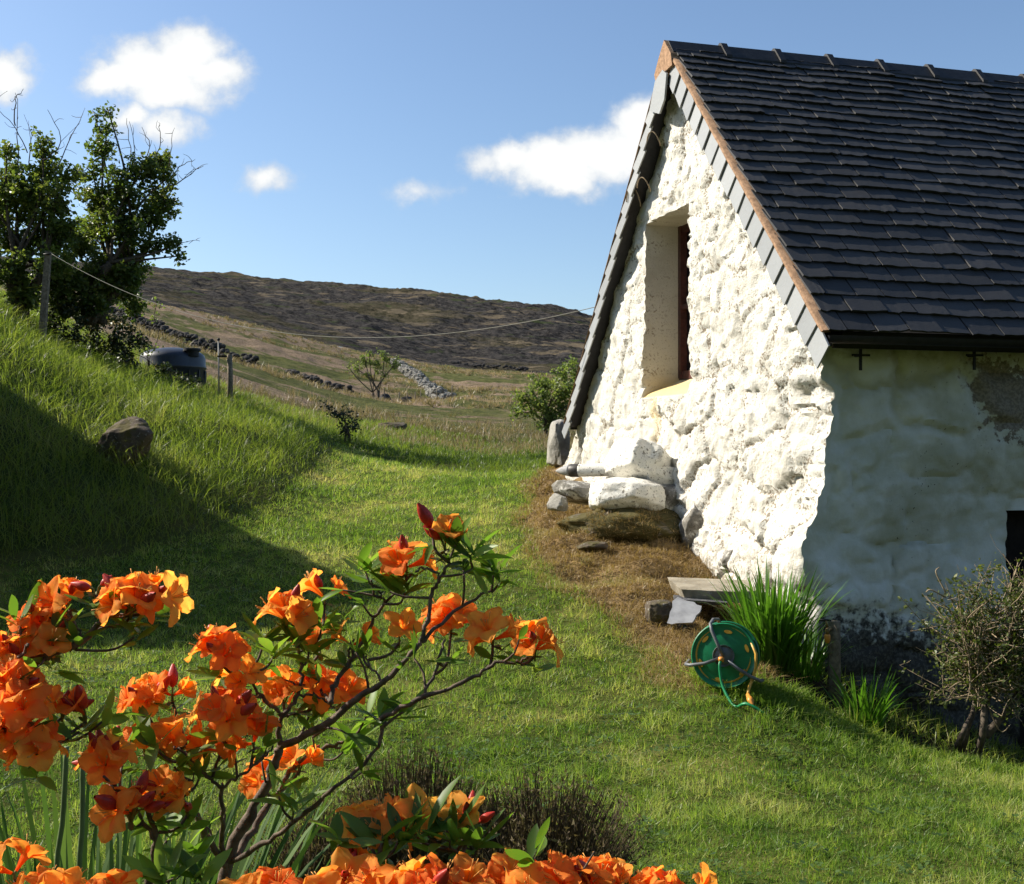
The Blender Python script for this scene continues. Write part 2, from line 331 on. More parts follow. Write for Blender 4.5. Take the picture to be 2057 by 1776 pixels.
# near ground material
def ground_mat():
    m, t = mat('turf and soil'); v = posn(t)
    n1 = noise(t, v, .9, 5); n2 = noise(t, v, 9, 6, .65); n3 = noise(t, v, 45, 4, .6)
    lawn = mix(t, smooth(t, n2, .35, .65), (.03, .05, .008), (.08, .085, .02)); lawn = mix(t, smooth(t, n1, .5, .7), lawn, (.15, .14, .04))
    rough = mix(t, smooth(t, n1, .4, .6), (.035, .055, .012), (.07, .075, .02)); rough = mix(t, smooth(t, n3, .5, .7), rough, (.04, .035, .015))
    br = mix(t, smooth(t, n2, .35, .65), (.13, .085, .04), (.27, .185, .09)); br = mix(t, smooth(t, n3, .55, .7), br, (.25, .18, .09))
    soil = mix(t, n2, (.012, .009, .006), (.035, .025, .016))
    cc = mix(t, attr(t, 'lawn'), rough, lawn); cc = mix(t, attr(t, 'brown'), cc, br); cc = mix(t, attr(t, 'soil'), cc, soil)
    out(t, principled(t, cc, .95, .05, 0, M(t, 'ADD', n2, M(t, 'MULTIPLY', n3, .7)), .8, .03)); return m
def field_mat():
    m, t = mat('rough pasture'); v = posn(t)
    vs = VM(t, 'MULTIPLY', v, (.55, .75, 1.0))
    big = noise(t, vs, .050, 6, .65, 1.0); mid = noise(t, vs, .22, 7, .7); fine = noise(t, v, .9, 6, .7); ff = noise(t, v, 4, 4, .7)
    g = mix(t, smooth(t, fine, .35, .65), (.060, .070, .024), (.125, .125, .045))
    tan = mix(t, smooth(t, ff, .35, .65), (.15, .108, .07), (.31, .23, .16))
    cc = mix(t, smooth(t, M(t, 'ADD', big, M(t, 'MULTIPLY', M(t, 'SUBTRACT', mid, .5), .7)), .47, .56), g, tan)
    cc = mix(t, M(t, 'MULTIPLY', smooth(t, mid, .60, .68), .75), cc, (.05, .045, .02))
    cc = mix(t, M(t, 'MULTIPLY', smooth(t, fine, .60, .72), .5), cc, (.04, .04, .016))
    out(t, principled(t, cc, .97, .03, 0, M(t, 'ADD', fine, ff), .9, .35)); return m
def hill_mat():
    m, t = mat('heather moor'); v = posn(t)
    vs = VM(t, 'MULTIPLY', v, (.30, .55, 1.6))
    big = noise(t, vs, .030, 6, .62, .8); mid = noise(t, vs, .10, 7, .68, .4); fine = noise(t, v, .35, 7, .75); ff = noise(t, v, 1.4, 5, .75)
    cc = mix(t, smooth(t, fine, .40, .60), (.019, .0185, .019), (.088, .080, .074))
    cc = mix(t, M(t, 'MULTIPLY', smooth(t, ff, .5, .7), .5), cc, (.13, .10, .075))
    cc = mix(t, M(t, 'MULTIPLY', smooth(t, big, .50, .60), .7), cc, mix(t, smooth(t, fine, .4, .6), (.06, .055, .025), (.13, .105, .06)))
    cc = mix(t, M(t, 'MULTIPLY', smooth(t, mid, .555, .62), .8), cc, (.22, .175, .115))
    cc = mix(t, M(t, 'MULTIPLY', smooth(t, mid, .43, .36), .75), cc, (.065, .085, .03))
    cc = mix(t, M(t, 'MULTIPLY', smooth(t, ff, .70, .74), .5), cc, (.30, .28, .26))
    out(t, principled(t, cc, .97, .03, 0, M(t, 'ADD', fine, ff), 1.0, 1.2)); return m
MT['ground'] = ground_mat(); MT['field'] = field_mat(); MT['hill'] = hill_mat()
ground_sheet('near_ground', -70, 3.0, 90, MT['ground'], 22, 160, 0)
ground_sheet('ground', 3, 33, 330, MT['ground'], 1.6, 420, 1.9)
ground_sheet('field', 33, 255, 260, MT['field'], 1.5, 420, 0)
ground_sheet('hill', 255, 950, 240, MT['hill'], 1.5, 460, 0)

# ------------------------------------------------------------------ cottage
DG = np.array([-.268, .963]); DG /= np.linalg.norm(DG)     # along the gable, away from us
DS = np.array([DG[1], -DG[0]])                             # along the long wall, to the right
C0 = np.array([(1640-CX)/F*9.0, 9.0])
def W(t, s, z):
    t, s, z = np.broadcast_arrays(np.asarray(t, float), np.asarray(s, float), np.asarray(z, float))
    return np.stack([C0[0]+DG[0]*t+DS[0]*s, C0[1]+DG[1]*t+DS[1]*s, z], -1)
def t_of_px(px, s):
    k = (px-CX)/F; x0 = C0[0]+DS[0]*s; y0 = C0[1]+DS[1]*s
    return (x0-k*y0)/(k*DG[1]-DG[0])
def z_at(py, t, s): return EYE-(py-CY)/F*(C0[1]+DG[1]*t+DS[1]*s)
VS = -.13                                                  # plane of the verge, proud of the gable
tA = t_of_px(1340, VS); zA = z_at(92, tA, VS)
tN = t_of_px(1652, VS); zN = z_at(662, tN, VS)
tF = t_of_px(1136, VS); zF = z_at(846, tF, VS)
kN = (zA-zN)/(tA-tN); kF = (zA-zF)/(tF-tA)
def roofz(t): return np.where(t < tA, zA-kN*(tA-t), zA-kF*(t-tA))
LEN = 8.0; TW = t_of_px(1118, 0)
cottage = empty('stone_cottage', (*W(3, 0, 0)[:2], -.6), 'whitewashed rubble stone cottage with a steep dark slate roof', 'cottage')
# window opening in the gable
tw0, tw1 = t_of_px(1379, 0), t_of_px(1290, 0); zw0, zw1 = z_at(800, tw1, 0), z_at(452, tw1, 0)
REC = .44
def build_wall():
    g = np.concatenate([np.arange(TW, tw1+.012, -.026), [tw1+.008, tw1-.008], np.arange(tw1-.03, tw0+.015, -.026), [tw0+.008, tw0-.008], np.arange(tw0-.03, .30, -.026), np.arange(.30, 0, -.02)])
    l = np.concatenate([np.arange(0, .3, .02), np.arange(.3, 2.9, .03), np.arange(2.9, LEN, .15), [LEN]])
    z = np.concatenate([np.arange(-1.1, 6.4, .026)]); z = np.sort(np.concatenate([z, [zw1-.006, zw1+.006]]))
    nu = len(g)+len(l); side = np.concatenate([np.zeros(len(g)), np.ones(len(l))]); q = np.concatenate([g, l])
    Q, Z = np.meshgrid(q, z); S_ = np.broadcast_to(side, Q.shape); nz = len(z)
    top = np.where(S_ == 0, roofz(Q)-.10, roofz(np.array(0.))-.10); over = Z > top; Zc = np.minimum(Z, top)
    dist = np.where(S_ == 0, -Q, Q)                        # unrolled coordinate, continuous over the corner
    zr = Zc-EYE
    low = sstep(-zr, -1.2, 1.3)
    # stones
    wx = dist + .16*fbm(dist, Zc, 2.1, 3, 21); wz = Zc + .13*fbm(dist, Zc, 2.3, 3, 22)
    f1, f2, cid, dx, dy = voro(wx*1.55, wz*2.05, 5); e = f2-f1
    g1, g2, gid, gx, gy = voro(wx*3.9+3, wz*5.0, 9); ge = g2-g1
    h1, h2, hid, hx, hy = voro(wx*12+3, wz*13, 19)
    crev = 1-sstep(e, .02, .13)
    big = (.040*sstep(e, 0, .17) + (cid-.5)*.06*sstep(e, 0, .14))*(.35+.65*low) + .055*(dx*(cid*7 % 1-.5)+dy*(cid*13 % 1-.5))
    sm = .014*sstep(ge, 0, .16)+(gid-.5)*.030*sstep(ge, 0, .16)
    gm = sstep(fbm(dist, Zc, .9, 3, 33), -.25, .2)
    dgab = big*(.75+.25*low) + sm*(.35+.65*gm*(1-.5*low)) + .006*sstep(h2-h1, 0, .4)*gm + .035*fbm(dist, Zc, 1.6, 4, 23) + .020*fbm(dist, Zc, 6, 4, 24, .6) + .016*fbm(dist, Zc, 15, 4, 29, .65)
    pit = sstep(fbm(dist, Zc, 9, 4, 27, .6), .16, .42)*sstep(fbm(dist, Zc, 1.7, 3, 28), -.25, .15); dgab = dgab - .022*pit - .040
    # shed the base outwards a little
    dgab = dgab + .10*sstep(-zr, .2, 1.4)
    l1, l2, lid, lx, ly = voro(wx*1.5+7, wz*2.2+3, 31)
    m1, m2, mid, mx_, my_ = voro(wx*3.4+7, wz*4.6+3, 37)
    dl = .022*sstep(l2-l1, 0, .34) + (lid-.5)*.05*sstep(l2-l1, 0, .40) + .016*sstep(m2-m1, 0, .3)*(.25+.75*low)+ (mid-.5)*.040*sstep(m2-m1, 0, .35)*low + .05*(lx*(lid*7 % 1-.5)+ly*(lid*13 % 1-.5)) + .05*fbm(dist, Zc, 1.1, 3, 41)+.015*fbm(dist, Zc, 6, 3, 42)+.004*fbm(dist, Zc, 28, 3, 43)
    dl = dl - .035 + .10*sstep(-zr, .6, 2.2)
    # ragged corner line
    hz = np.array([2.5, 1.0, .74, .50, .43, .25, .10, -.04, -.27, -.43, -.74, -.94, -1.13, -1.33, -2.5]); hs = np.array([.02, .02, .03, .09, .17, .14, .12, .04, .09, .02, -.06, -.10, -.07, .03, .12])
    sc = np.interp(zr, hz[::-1], hs[::-1]) + .055*fbm(Zc, Zc*0, 4, 3, 51, .6)+.03*fbm(Zc, Zc*0, 17, 3, 52, .6)
    k = np.exp(-np.abs(Q)/.55)
    fall = sstep(np.abs(Q), .0, .16)
    # recess for the window
    ins = (S_ == 0) & (Q < tw1) & (Q > tw0) & (Zc < zw1) & (Zc > zw0)
    sill = np.clip((Zc-zw0)/.24, 0, 1)
    rec = np.where(ins, REC*sstep(sill, .0, 1.0), 0)
    win = ins & (sill > .0)
    dgab = np.where(ins, .02*fbm(dist, Zc, 4, 3, 61)-.03, dgab*1.0)
    Xg = W(Q, sc*k + rec - dgab*(.35+.65*fall), Zc)
    sl_ = Q + sc*np.exp(-Q/.9)
    Xl = W(-dl*(.3+.7*fall), sl_, Zc)
    V = np.where((S_ == 0)[..., None], Xg, Xl)
    i = np.arange(nz-1)[:, None]*nu; j = np.arange(nu-1)[None]
    F_ = np.stack([i+j, i+j+1, i+nu+j+1, i+nu+j], -1)
    ov = over; keep = ~(ov[:-1, :-1] & ov[:-1, 1:] & ov[1:, :-1] & ov[1:, 1:])
    pane = win & (rec > REC*.97)
    # door opening in the long wall
    td = (S_ == 1) & (Q > DOOR0) & (Q < DOOR0+.95) & (Zc < DOORZ)
    kd = ~(td[:-1, :-1] & td[:-1, 1:] & td[1:, :-1] & td[1:, 1:])
    kp = ~(pane[:-1, :-1] & pane[:-1, 1:] & pane[1:, :-1] & pane[1:, 1:])
    F_ = F_[keep & kd & kp]
    mb = MB(); dirt = np.where(S_ == 0, crev*.8+pit*.55+.4*(1-sstep(ge, .02, .15))*gm, .8*(1-sstep(l2-l1, .0, .22))*sstep(fbm(dist, Zc, 1.3, 3, 77), -.25, .35)+.35*(1-sstep(m2-m1, .01, .16))*low*sstep(fbm(dist, Zc, 2.3, 3, 78), -.1, .35))
    mb.add(V.reshape(-1, 3), F_.reshape(-1, 4), side=S_.ravel(), crev=np.clip(dirt, 0, 1).ravel(), sill=np.where(ins, 1, 0).ravel(), wu=Q.ravel(), wz=zr.ravel())
    # plain back walls
    for (ta, sa, tb, sb) in ((0, LEN, TW, LEN), (TW, LEN, TW, 0)):
        mb.add(np.array([W(ta, sa, -1.1), W(tb, sb, -1.1), W(tb, sb, float(roofz(np.array(tb)))-.1), W(ta, sa, float(roofz(np.array(ta)))-.1)]), [(0, 1, 2, 3)], side=1)
    mb.add(np.array([W(0, LEN, zN-.1), W(TW, LEN, zF-.1), W(tA, LEN, zA-.1)]), [(0, 1, 2)], side=1)
    return mb
DOOR0 = ((2026-CX)/F*C0[1]-C0[0])/(DS[0]-(2026-CX)/F*DS[1]); DOORZ = EYE-(1022-CY)/F*(C0[1]+DS[1]*DOOR0)
def wall_mat():
    m, t = mat('limewash over rubble'); v = posn(t); sd = attr(t, 'side'); cr = attr(t, 'crev'); zr = attr(t, 'wz'); wu = attr(t, 'wu')
    n1 = noise(t, v, 3.2, 6, .6); n2 = noise(t, v, 15, 6, .62); n3 = noise(t, v, 38, 5, .6); n4 = noise(t, v, 85, 4, .6); n5 = noise(t, v, 1.3, 4, .6)
    g = mix(t, smooth(t, n1, .28, .62), (.53, .50, .435), (.665, .645, .59))
    g = mix(t, M(t, 'MULTIPLY', smooth(t, n2, .58, .72), .35), g, (.62, .55, .42))
    fleck = M(t, 'MULTIPLY', M(t, 'SUBTRACT', 1.0, M(t, 'MULTIPLY', attr(t, 'sill'), .85)), M(t, 'MULTIPLY', smooth(t, M(t, 'ADD', n3, M(t, 'MULTIPLY', cr, .11)), .595, .635), smooth(t, M(t, 'ADD', n1, M(t, 'MULTIPLY', cr, .22)), .44, .56)))
    g = mix(t, M(t, 'MULTIPLY', attr(t, 'sill'), .8), g, mix(t, n1, (.46, .43, .35), (.58, .56, .50)))  # whole window recess greyed and darkened, its shade put into the colour
    g = mix(t, M(t, 'MULTIPLY', fleck, .8), g, mix(t, n2, (.10, .075, .05), (.26, .19, .11)))
    g = mix(t, M(t, 'MULTIPLY', M(t, 'SUBTRACT', smooth(t, n4, .64, .67), attr(t, 'sill'), clamp=True), smooth(t, n2, .40, .55)), g, (.10, .08, .06))
    g = mix(t, M(t, 'MULTIPLY', smooth(t, M(t, 'ADD', n2, M(t, 'MULTIPLY', cr, .07)), .66, .74), smooth(t, n5, .48, .60)), g, (.34, .31, .25))
    # yellow stain of the sill and its run down the wall
    yel = M(t, 'MULTIPLY', attr(t, 'sill'), smooth(t, zr, z_yel+.30, z_yel+.12))
    run = M(t, 'MULTIPLY', M(t, 'MULTIPLY', smooth(t, M(t, 'ABSOLUTE', M(t, 'SUBTRACT', M(t, 'ADD', wu, M(t, 'MULTIPLY', M(t, 'SUBTRACT', n2, .5), .2)), tw1-.33)), .16, .03), smooth(t, zr, z_yel-.75, z_yel-.1)), smooth(t, zr, z_yel+.1, z_yel))
    g = mix(t, M(t, 'MULTIPLY', M(t, 'MAXIMUM', yel, M(t, 'MULTIPLY', run, .55)), .8), g, (.80, .57, .22))
    # bottom stones, bare
    g = mix(t, M(t, 'MULTIPLY', smooth(t, M(t, 'ADD', zr, M(t, 'MULTIPLY', n5, .9)), -.35, -.75), smooth(t, n2, .50, .62)), g, (.30, .26, .19))
    l = mix(t, smooth(t, n1, .35, .65), (.50, .51, .43), (.645, .66, .625))
    l = mix(t, M(t, 'MULTIPLY', cr, .55), l, (.27, .25, .13))
    l = mix(t, M(t, 'MULTIPLY', smooth(t, n5, .48, .62), .45), l, (.31, .30, .19))
    l = mix(t, M(t, 'MULTIPLY', smooth(t, n3, .66, .69), smooth(t, n5, .5, .58)), l, (.03, .028, .025))
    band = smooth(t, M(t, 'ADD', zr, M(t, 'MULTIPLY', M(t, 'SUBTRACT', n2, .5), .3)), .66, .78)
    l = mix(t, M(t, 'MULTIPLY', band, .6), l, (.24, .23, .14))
    # bare brown patch near the eave
    bx = M(t, 'ADD', M(t, 'SUBTRACT', wu, 1.95), M(t, 'MULTIPLY', M(t, 'SUBTRACT', n1, .5), 1.1)); bz = M(t, 'ADD', M(t, 'SUBTRACT', zr, .28), M(t, 'MULTIPLY', M(t, 'SUBTRACT', n2, .5), .7))
    dd = M(t, 'SQRT', M(t, 'ADD', M(t, 'POWER', M(t, 'MULTIPLY', M(t, 'ADD', bx, M(t, 'MULTIPLY', bz, .9)), 1.7), 2), M(t, 'POWER', M(t, 'MULTIPLY', bz, 1.7), 2)))
    l = mix(t, M(t, 'MULTIPLY', smooth(t, dd, .82, .70), .92), l, mix(t, smooth(t, n3, .4, .6), (.13, .105, .08), (.24, .20, .16)))
    # black tar and rot at the foot
    foot = smooth(t, M(t, 'ADD', M(t, 'ADD', zr, M(t, 'MULTIPLY', wu, .16)), M(t, 'MULTIPLY', M(t, 'SUBTRACT', n2, .5), 1.1)), -1.22, -1.48)
    l = mix(t, M(t, 'MULTIPLY', foot, mix(t, 0.0, (.95, .95, .95, 1), (1, 1, 1, 1))), l, mix(t, smooth(t, n3, .45, .6), (.018, .016, .014), (.07, .065, .055)))
    cc = mix(t, sd, g, l)
    hgt = M(t, 'ADD', n3, M(t, 'ADD', M(t, 'MULTIPLY', n4, .5), M(t, 'MULTIPLY', n2, .8)))
    bs = M(t, 'ADD', .25, M(t, 'MULTIPLY', M(t, 'SUBTRACT', 1.0, sd), .55))
    p = N(t, 'ShaderNodeBsdfPrincipled', inp={'Roughness': .9, 'Specular IOR Level': .15, 0: cc})
    t.links.new(N(t, 'ShaderNodeBump', inp={'Strength': bs, 'Distance': .016, 'Height': hgt}).outputs[0], p.inputs['Normal'])
    out(t, p.outputs[0]); return m
z_yel = zw0-EYE
MT['wall'] = wall_mat()
build_wall().build('wall', MT['wall'], cottage, sharp=42)
# ---- window
MT['brown_paint'] = simple('dark brown paint', (.085, .028, .022), .5, .4, .4, 30)
MT['glass'] = simple('dark window glass', (.012, .014, .017), .08, .6, .3, 4, bump=0)
MT['black_metal'] = simple('black iron', (.010, .010, .011), .6, .3, .3, 30)
MT['black_gutter'] = simple('black gutter', (.012, .012, .014), .5, .3, .4, 20)
MT['door'] = simple('dark door boards', (.014, .010, .009), .8, .2, .5, 18)
Rw = np.array([[DG[0], DS[0], 0], [DG[1], DS[1], 0], [0, 0, 1]])     # local x along gable, y inwards, z up
def wbox(mb, t, s, z, size, mat=0): return mb.box(W(t, s, z), size, Rw, mat)
win = empty('window', W((tw0+tw1)/2, REC, zw0+.2)); win.parent = cottage; win.location = np.array(win.location)-np.array(cottage.location)
zb = zw0+.22; zt = zw1+.05; wm = (tw0+tw1)/2; ww = tw1-tw0+.06
fr = MB()
for tt, wdt in ((tw0+.05, .13), (tw1-.02, .11), (wm, .06)): wbox(fr, tt, REC+.03, (zb+zt)/2, (wdt, .10, zt-zb))
for zz, hh in ((zb+.03, .09), (zt-.06, .12), ((zb+zt)/2-.08, .05)): wbox(fr, wm, REC+.035, zz, (ww, .085, hh))
fr.build('frame', MT['brown_paint'], win, smooth=False)
pn = MB(); wbox(pn, wm, REC+.06, (zb+zt)/2, (ww, .012, zt-zb)); pn.build('pane', MT['glass'], win, smooth=False)
# ---- door
dr = MB()
for i in range(6): wbox(dr, .22+.004*(i % 2), DOOR0+.08+i*.16, (DOORZ-1.1)/2+.05, (.05, .155, DOORZ+1.15))
dob = dr.build('door', MT['door'], cottage, smooth=False)
# ---- roof
def slate_mat(name, a, b, rough=.5, spec=.5):
    m, t = mat(name); v = posn(t); r = attr(t, 'rnd'); n = noise(t, v, 6, 6, .65); n2 = noise(t, v, 40, 5, .65)
    cc = mix(t, M(t, 'ADD', M(t, 'MULTIPLY', r, .6), M(t, 'MULTIPLY', n, .4)), a, b)
    cc = mix(t, M(t, 'MULTIPLY', smooth(t, noise(t, v, 2.2, 7, .7), .66, .74), smooth(t, n2, .46, .6)), cc, (.13, .14, .09))
    out(t, principled(t, cc, rough, spec, 0, M(t, 'ADD', n, M(t, 'MULTIPLY', n2, .5)), .45, .008)); return m
MT['slate'] = slate_mat('dark purple slate', (.020, .0205, .022), (.056, .055, .056), .62, .35)
MT['verge_slate'] = slate_mat('blue grey slate', (.21, .22, .23), (.34, .35, .355), .6, .4)
MT['terracotta'] = simple('orange mortar', (.36, .225, .14), .92, .1, .35, 25, bump=.7, bd=.006)
roof = MB()
uN = np.array([tA-tN, 0, zA-zN]); LN = math.hypot(uN[0], uN[2]); aN = math.atan2(zA-zN, tA-tN)
nrm = np.array([-math.sin(aN), 0, math.cos(aN)])           # (t, s, z) outward normal of the near slope
def RT(d, s, up=0.0):                                       # d = distance up the slope from the eave; s along the ridge
    d, s, up = np.broadcast_arrays(np.asarray(d, float), np.asarray(s, float), np.asarray(up, float))
    sag = .022*np.sin(np.clip(s, 0, 8)*.8+.4)*np.sin(d/LN*math.pi)+.008*np.sin(s*3.1+d*2)
    up = up+sag
    return W(tN+math.cos(aN)*d+nrm[0]*up, s, zN+math.sin(aN)*d+nrm[2]*up)
d = -.04; row = 0
while d < LN-.12:
    e = .208-.080*(d/LN); ln = e*2.15; wd0 = .292
    s = VS+.045+(0 if row % 2 else -.14); first = True
    while s < LEN+.1:
        wd = wd0*random.uniform(.86, 1.14); s0 = max(s, VS+.03); s1 = s+wd-.010
        if s1-s0 > .05:
            nb = 7; ss = np.linspace(s0, s1, nb); thick = random.uniform(.014, .024); tilt = random.uniform(-.003, .007)
            chip = rng.normal(0, .006, nb)+random.uniform(-.006, .006); chip[0] += abs(rng.normal(0, .006)); chip[-1] += abs(rng.normal(0, .006))
            dl0 = d+chip; dl1 = min(d+ln, LN-.02)
            upb = .026+thick*1.0+tilt+np.linspace(0, 1, nb)*random.uniform(-.005, .005); upt = .004
            Vt = RT(dl0, ss, upb); Vt2 = RT(np.full(nb, dl1), ss, upt); Vb = RT(dl0+.003, ss, upb-thick); Vb2 = RT(np.full(nb, dl1), ss, upt-.006)
            V = np.concatenate([Vt, Vt2, Vb, Vb2]); j = np.arange(nb-1)
            q = np.concatenate([np.stack([j, j+1, nb+j+1, nb+j], 1), np.stack([j+1, j, 2*nb+j, 2*nb+j+1], 1), [[0, nb, 3*nb, 2*nb], [2*nb-1, nb-1, 3*nb-1, 4*nb-1]]])
            roof.add(V, q, 0, rnd=random.random())
        s += wd
    d += e; row += 1
# backing deck of both slopes
ov = .10
for (ta, za, tb, zb_) in ((tN+.05, zN-.0, tA, zA-.02), (tF, zF, tA, zA-.02)):
    up = .0; V = []
    for dz in (-.005, -.075):
        for ss in (VS+.035, LEN+.1): V += [W(ta, ss, za+dz), W(tb, ss, zb_+dz)]
    roof.add(np.array(V), [(0, 1, 3, 2), (4, 6, 7, 5), (0, 4, 5, 1), (2, 3, 7, 6), (0, 2, 6, 4), (1, 5, 7, 3)], 0, rnd=.1)
roofo = roof.build('roof', MT['slate'], cottage, smooth=False)
# ridge tiles
MT['ridge'] = simple('dark ridge tile', (.022, .021, .022), .55, .35, .5, 15, bump=.4)
rl = .605; s = VS-.0; k = 0
while s < LEN:
    rt = MB()
    def vee(s0, s1, half, top, thick):
        prof = [(-half, -half*1.02), (-.035, -.012), (.0, 0), (.035, -.012), (half, -half*1.02)]
        V = [];
        for ss in (s0, s1):
            for o_ in (0, -thick):
                for (a, b) in prof: V.append(W(tA+a, ss, zA+.055+top+b+o_))
        q = []
        for i in range(4): q += [(i, i+1, 11+i, 10+i), (5+i+1, 5+i, 15+i, 15+i+1), (i+1, i, 5+i, 6+i), (10+i, 11+i, 16+i, 15+i)]
        q += [(0, 10, 15, 5), (4, 9, 19, 14)]
        rt.add(np.array(V), q)
    vee(s, s+rl-.004, .155, 0, .02); 
    if k > 0: vee(s-.03, s+.035, .165, .028, .03)
    rt.build('ridge_tile', MT['ridge'], roofo, smooth=False); s += rl; k += 1
# verges: hung slates and the mortar fillet
def verge(near):
    vb = MB(); mo = MB()
    if near: p0 = np.array([tA, zA-.01]); p1 = np.array([tN, zN]); n = 17
    else: p0 = np.array([tA, zA-.01]); p1 = np.array([tF, zF]); n = 18
    u = (p1-p0); L = np.linalg.norm(u); u /= L; w_ = np.array([-u[1], u[0]]); w_ = w_ if w_[1] < 0 else -w_
    wd = .235 if near else .155; a0 = .24
    for i in range(n):
        a = a0+(L-a0+.14)*i/n; b = a0+(L-a0+.14)*(i+1)/n+.03; o_ = rng.normal(0, .006, 4); 
        # overlap: the lower end lifts off the one below
        s0 = VS+.004; s1 = VS-.018+random.uniform(-.006, .004); th = .014
        cs = [p0+u*a+w_*(.012), p0+u*b+w_*(.012), p0+u*(b+o_[0])+w_*(wd+o_[1]), p0+u*(a+o_[2])+w_*(wd+o_[3])]
        sv = [s0, s1, s1, s0]
        V = [W(c_[0], s_, c_[1]) for c_, s_ in zip(cs, sv)]+[W(c_[0], s_+th, c_[1]) for c_, s_ in zip(cs, sv)]
        vb.add(np.array(V), [(0, 1, 2, 3), (7, 6, 5, 4), (0, 4, 5, 1), (1, 5, 6, 2), (2, 6, 7, 3), (3, 7, 4, 0)], rnd=random.random())
    # boxing behind the slates
    m = 2
    cs = [p0+u*.1+w_*.0, p0+u*L, p0+u*(L-.02)+w_*(wd-.05), p0+u*.25+w_*(wd-.05)]
    V = [W(c_[0], VS+.02, c_[1]) for c_ in cs]+[W(c_[0], .06, c_[1]) for c_ in cs]
    vb.add(np.array(V), [(0, 1, 2, 3), (7, 6, 5, 4), (0, 4, 5, 1), (1, 5, 6, 2), (2, 6, 7, 3), (3, 7, 4, 0)], 1, rnd=.0)
    nn = 90; aa = np.linspace(.0, L+.03, nn); V = []
    for i, a in enumerate(aa):
        r1 = .008+.007*vn2(np.array(a*9.), np.array(3.+near)); r2 = .024+.008*vn2(np.array(a*13.), np.array(8.+near))
        c_ = p0+u*a
        for (o1, s_) in ((-r2, VS+.075), (-r2*.7, VS-.012), (r1*.4, VS-.024), (r1, VS-.012), (r1*.6, VS+.06)): V.append(W(c_[0]+w_[0]*o1, s_, c_[1]+w_[1]*o1))
    i = np.arange(nn-1)[:, None]*5; j = np.arange(4)[None]
    mo.add(np.array(V), np.stack([i+j, i+j+1, i+5+j+1, i+5+j], -1).reshape(-1, 4))
    return vb, mo
capb = MB()
for nr in (True, False):
    vb, mo = verge(nr); vo = vb.build('verge', [MT['verge_slate'], MT['black_gutter']], roofo, smooth=False)
    mo.build('mortar_fillet', MT['terracotta'], vo)
# apex cap slate and mortar
cz_ = zA-.05
pc = [(tA+.02, -.24), (tA-.085, -.31), (tA-.03, -.55), (tA+.10, -.66), (tA+.36, -.56), (tA+.21, -.30)]
V = [W(a, VS-.045, zA+b) for a, b in pc]+[W(a, VS-.025, zA+b) for a, b in pc]; nn = len(pc)
capb.add(np.array(V), [tuple(range(nn)), tuple(range(2*nn-1, nn-1, -1))]+[(i, nn+i, nn+(i+1) % nn, (i+1) % nn) for i in range(nn)], rnd=.7)
capo = capb.build('apex_slate', MT['verge_slate'], roofo, smooth=False)
tm = MB(); pc = [(tA, .055), (tA-.17, -.13), (tA-.20, -.26), (tA+.04, -.27), (tA+.20, -.35), (tA+.25, -.22), (tA+.15, -.10)]
V = [W(a, VS-.035, zA+b) for a, b in pc]+[W(a, VS+.09, zA+b) for a, b in pc]; nn = len(pc)
tm.add(np.array(V), [tuple(range(nn)), tuple(range(2*nn-1, nn-1, -1))]+[(i, nn+i, nn+(i+1) % nn, (i+1) % nn) for i in range(nn)])
tm.build('mortar_apex', MT['terracotta'], roofo, smooth=False)
# gutters
def gutter(t, z, s0, s1):
    gb = MB(); a = np.linspace(math.pi, 2*math.pi, 9); r = .058
    V = []
    for ss in (s0, s1):
        for rr in (r, r-.006): V += [W(t+rr*math.cos(x), ss, z+rr*math.sin(x)) for x in a]
    q = []
    for i in range(8): q += [(i, i+1, 18+i+1, 18+i), (9+i+1, 9+i, 27+i, 27+i+1), (i+1, i, 9+i, 10+i), (18+i, 19+i, 28+i, 27+i)]
    gb.add(np.array(V), q); gb.add(np.array([W(t+r*math.cos(x), s0+.002, z+r*math.sin(x)) for x in a]), [tuple(range(9))])
    wbox(gb, t+.07, (s0+s1)/2+.05, z-.012, (.03, s1-s0-.1, .15)); return gb
g1 = gutter(tN+.0, zN-.045, VS+.03, LEN+.1).build('gutter', MT['black_gutter'], cottage)
gutter(tF+.03, zF-.02, VS-.0, LEN+.1).build('gutter', MT['black_gutter'], cottage)
for px in (1718, 1945):
    k = (px-CX)/F; sb = (k*C0[1]-C0[0])/(DS[0]-k*DS[1]); bm = MB()
    zc = EYE-(715-CY)/F*(C0[1]+DS[1]*sb)
    wbox(bm, -.075, sb, zc+.0, (.012, .022, .24)); wbox(bm, -.080, sb, zc, (.010, .16, .016)); wbox(bm, -.04, sb, zc, (.08, .02, .02))
    bm.build('gutter_bracket', MT['black_metal'], cottage, smooth=False)
# iron hooks for the line on the gable
def hook(px, py, r):
    t = t_of_px(px, -.1); z = z_at(py, t, -.1); a = np.linspace(-.3, 4.2, 14); b = MB()
    b.tube([W(t+r*math.cos(x), -.03-.12*math.sin(max(0, 1-x/4)*1.4), z+r*math.sin(x)*1.6) for x in a], .007, 6)
    return b.build('hook', MT['twig'], cottage)
hook(1272, 398, .07); hook(1312, 280, .05); hook(1292, 372, .05)
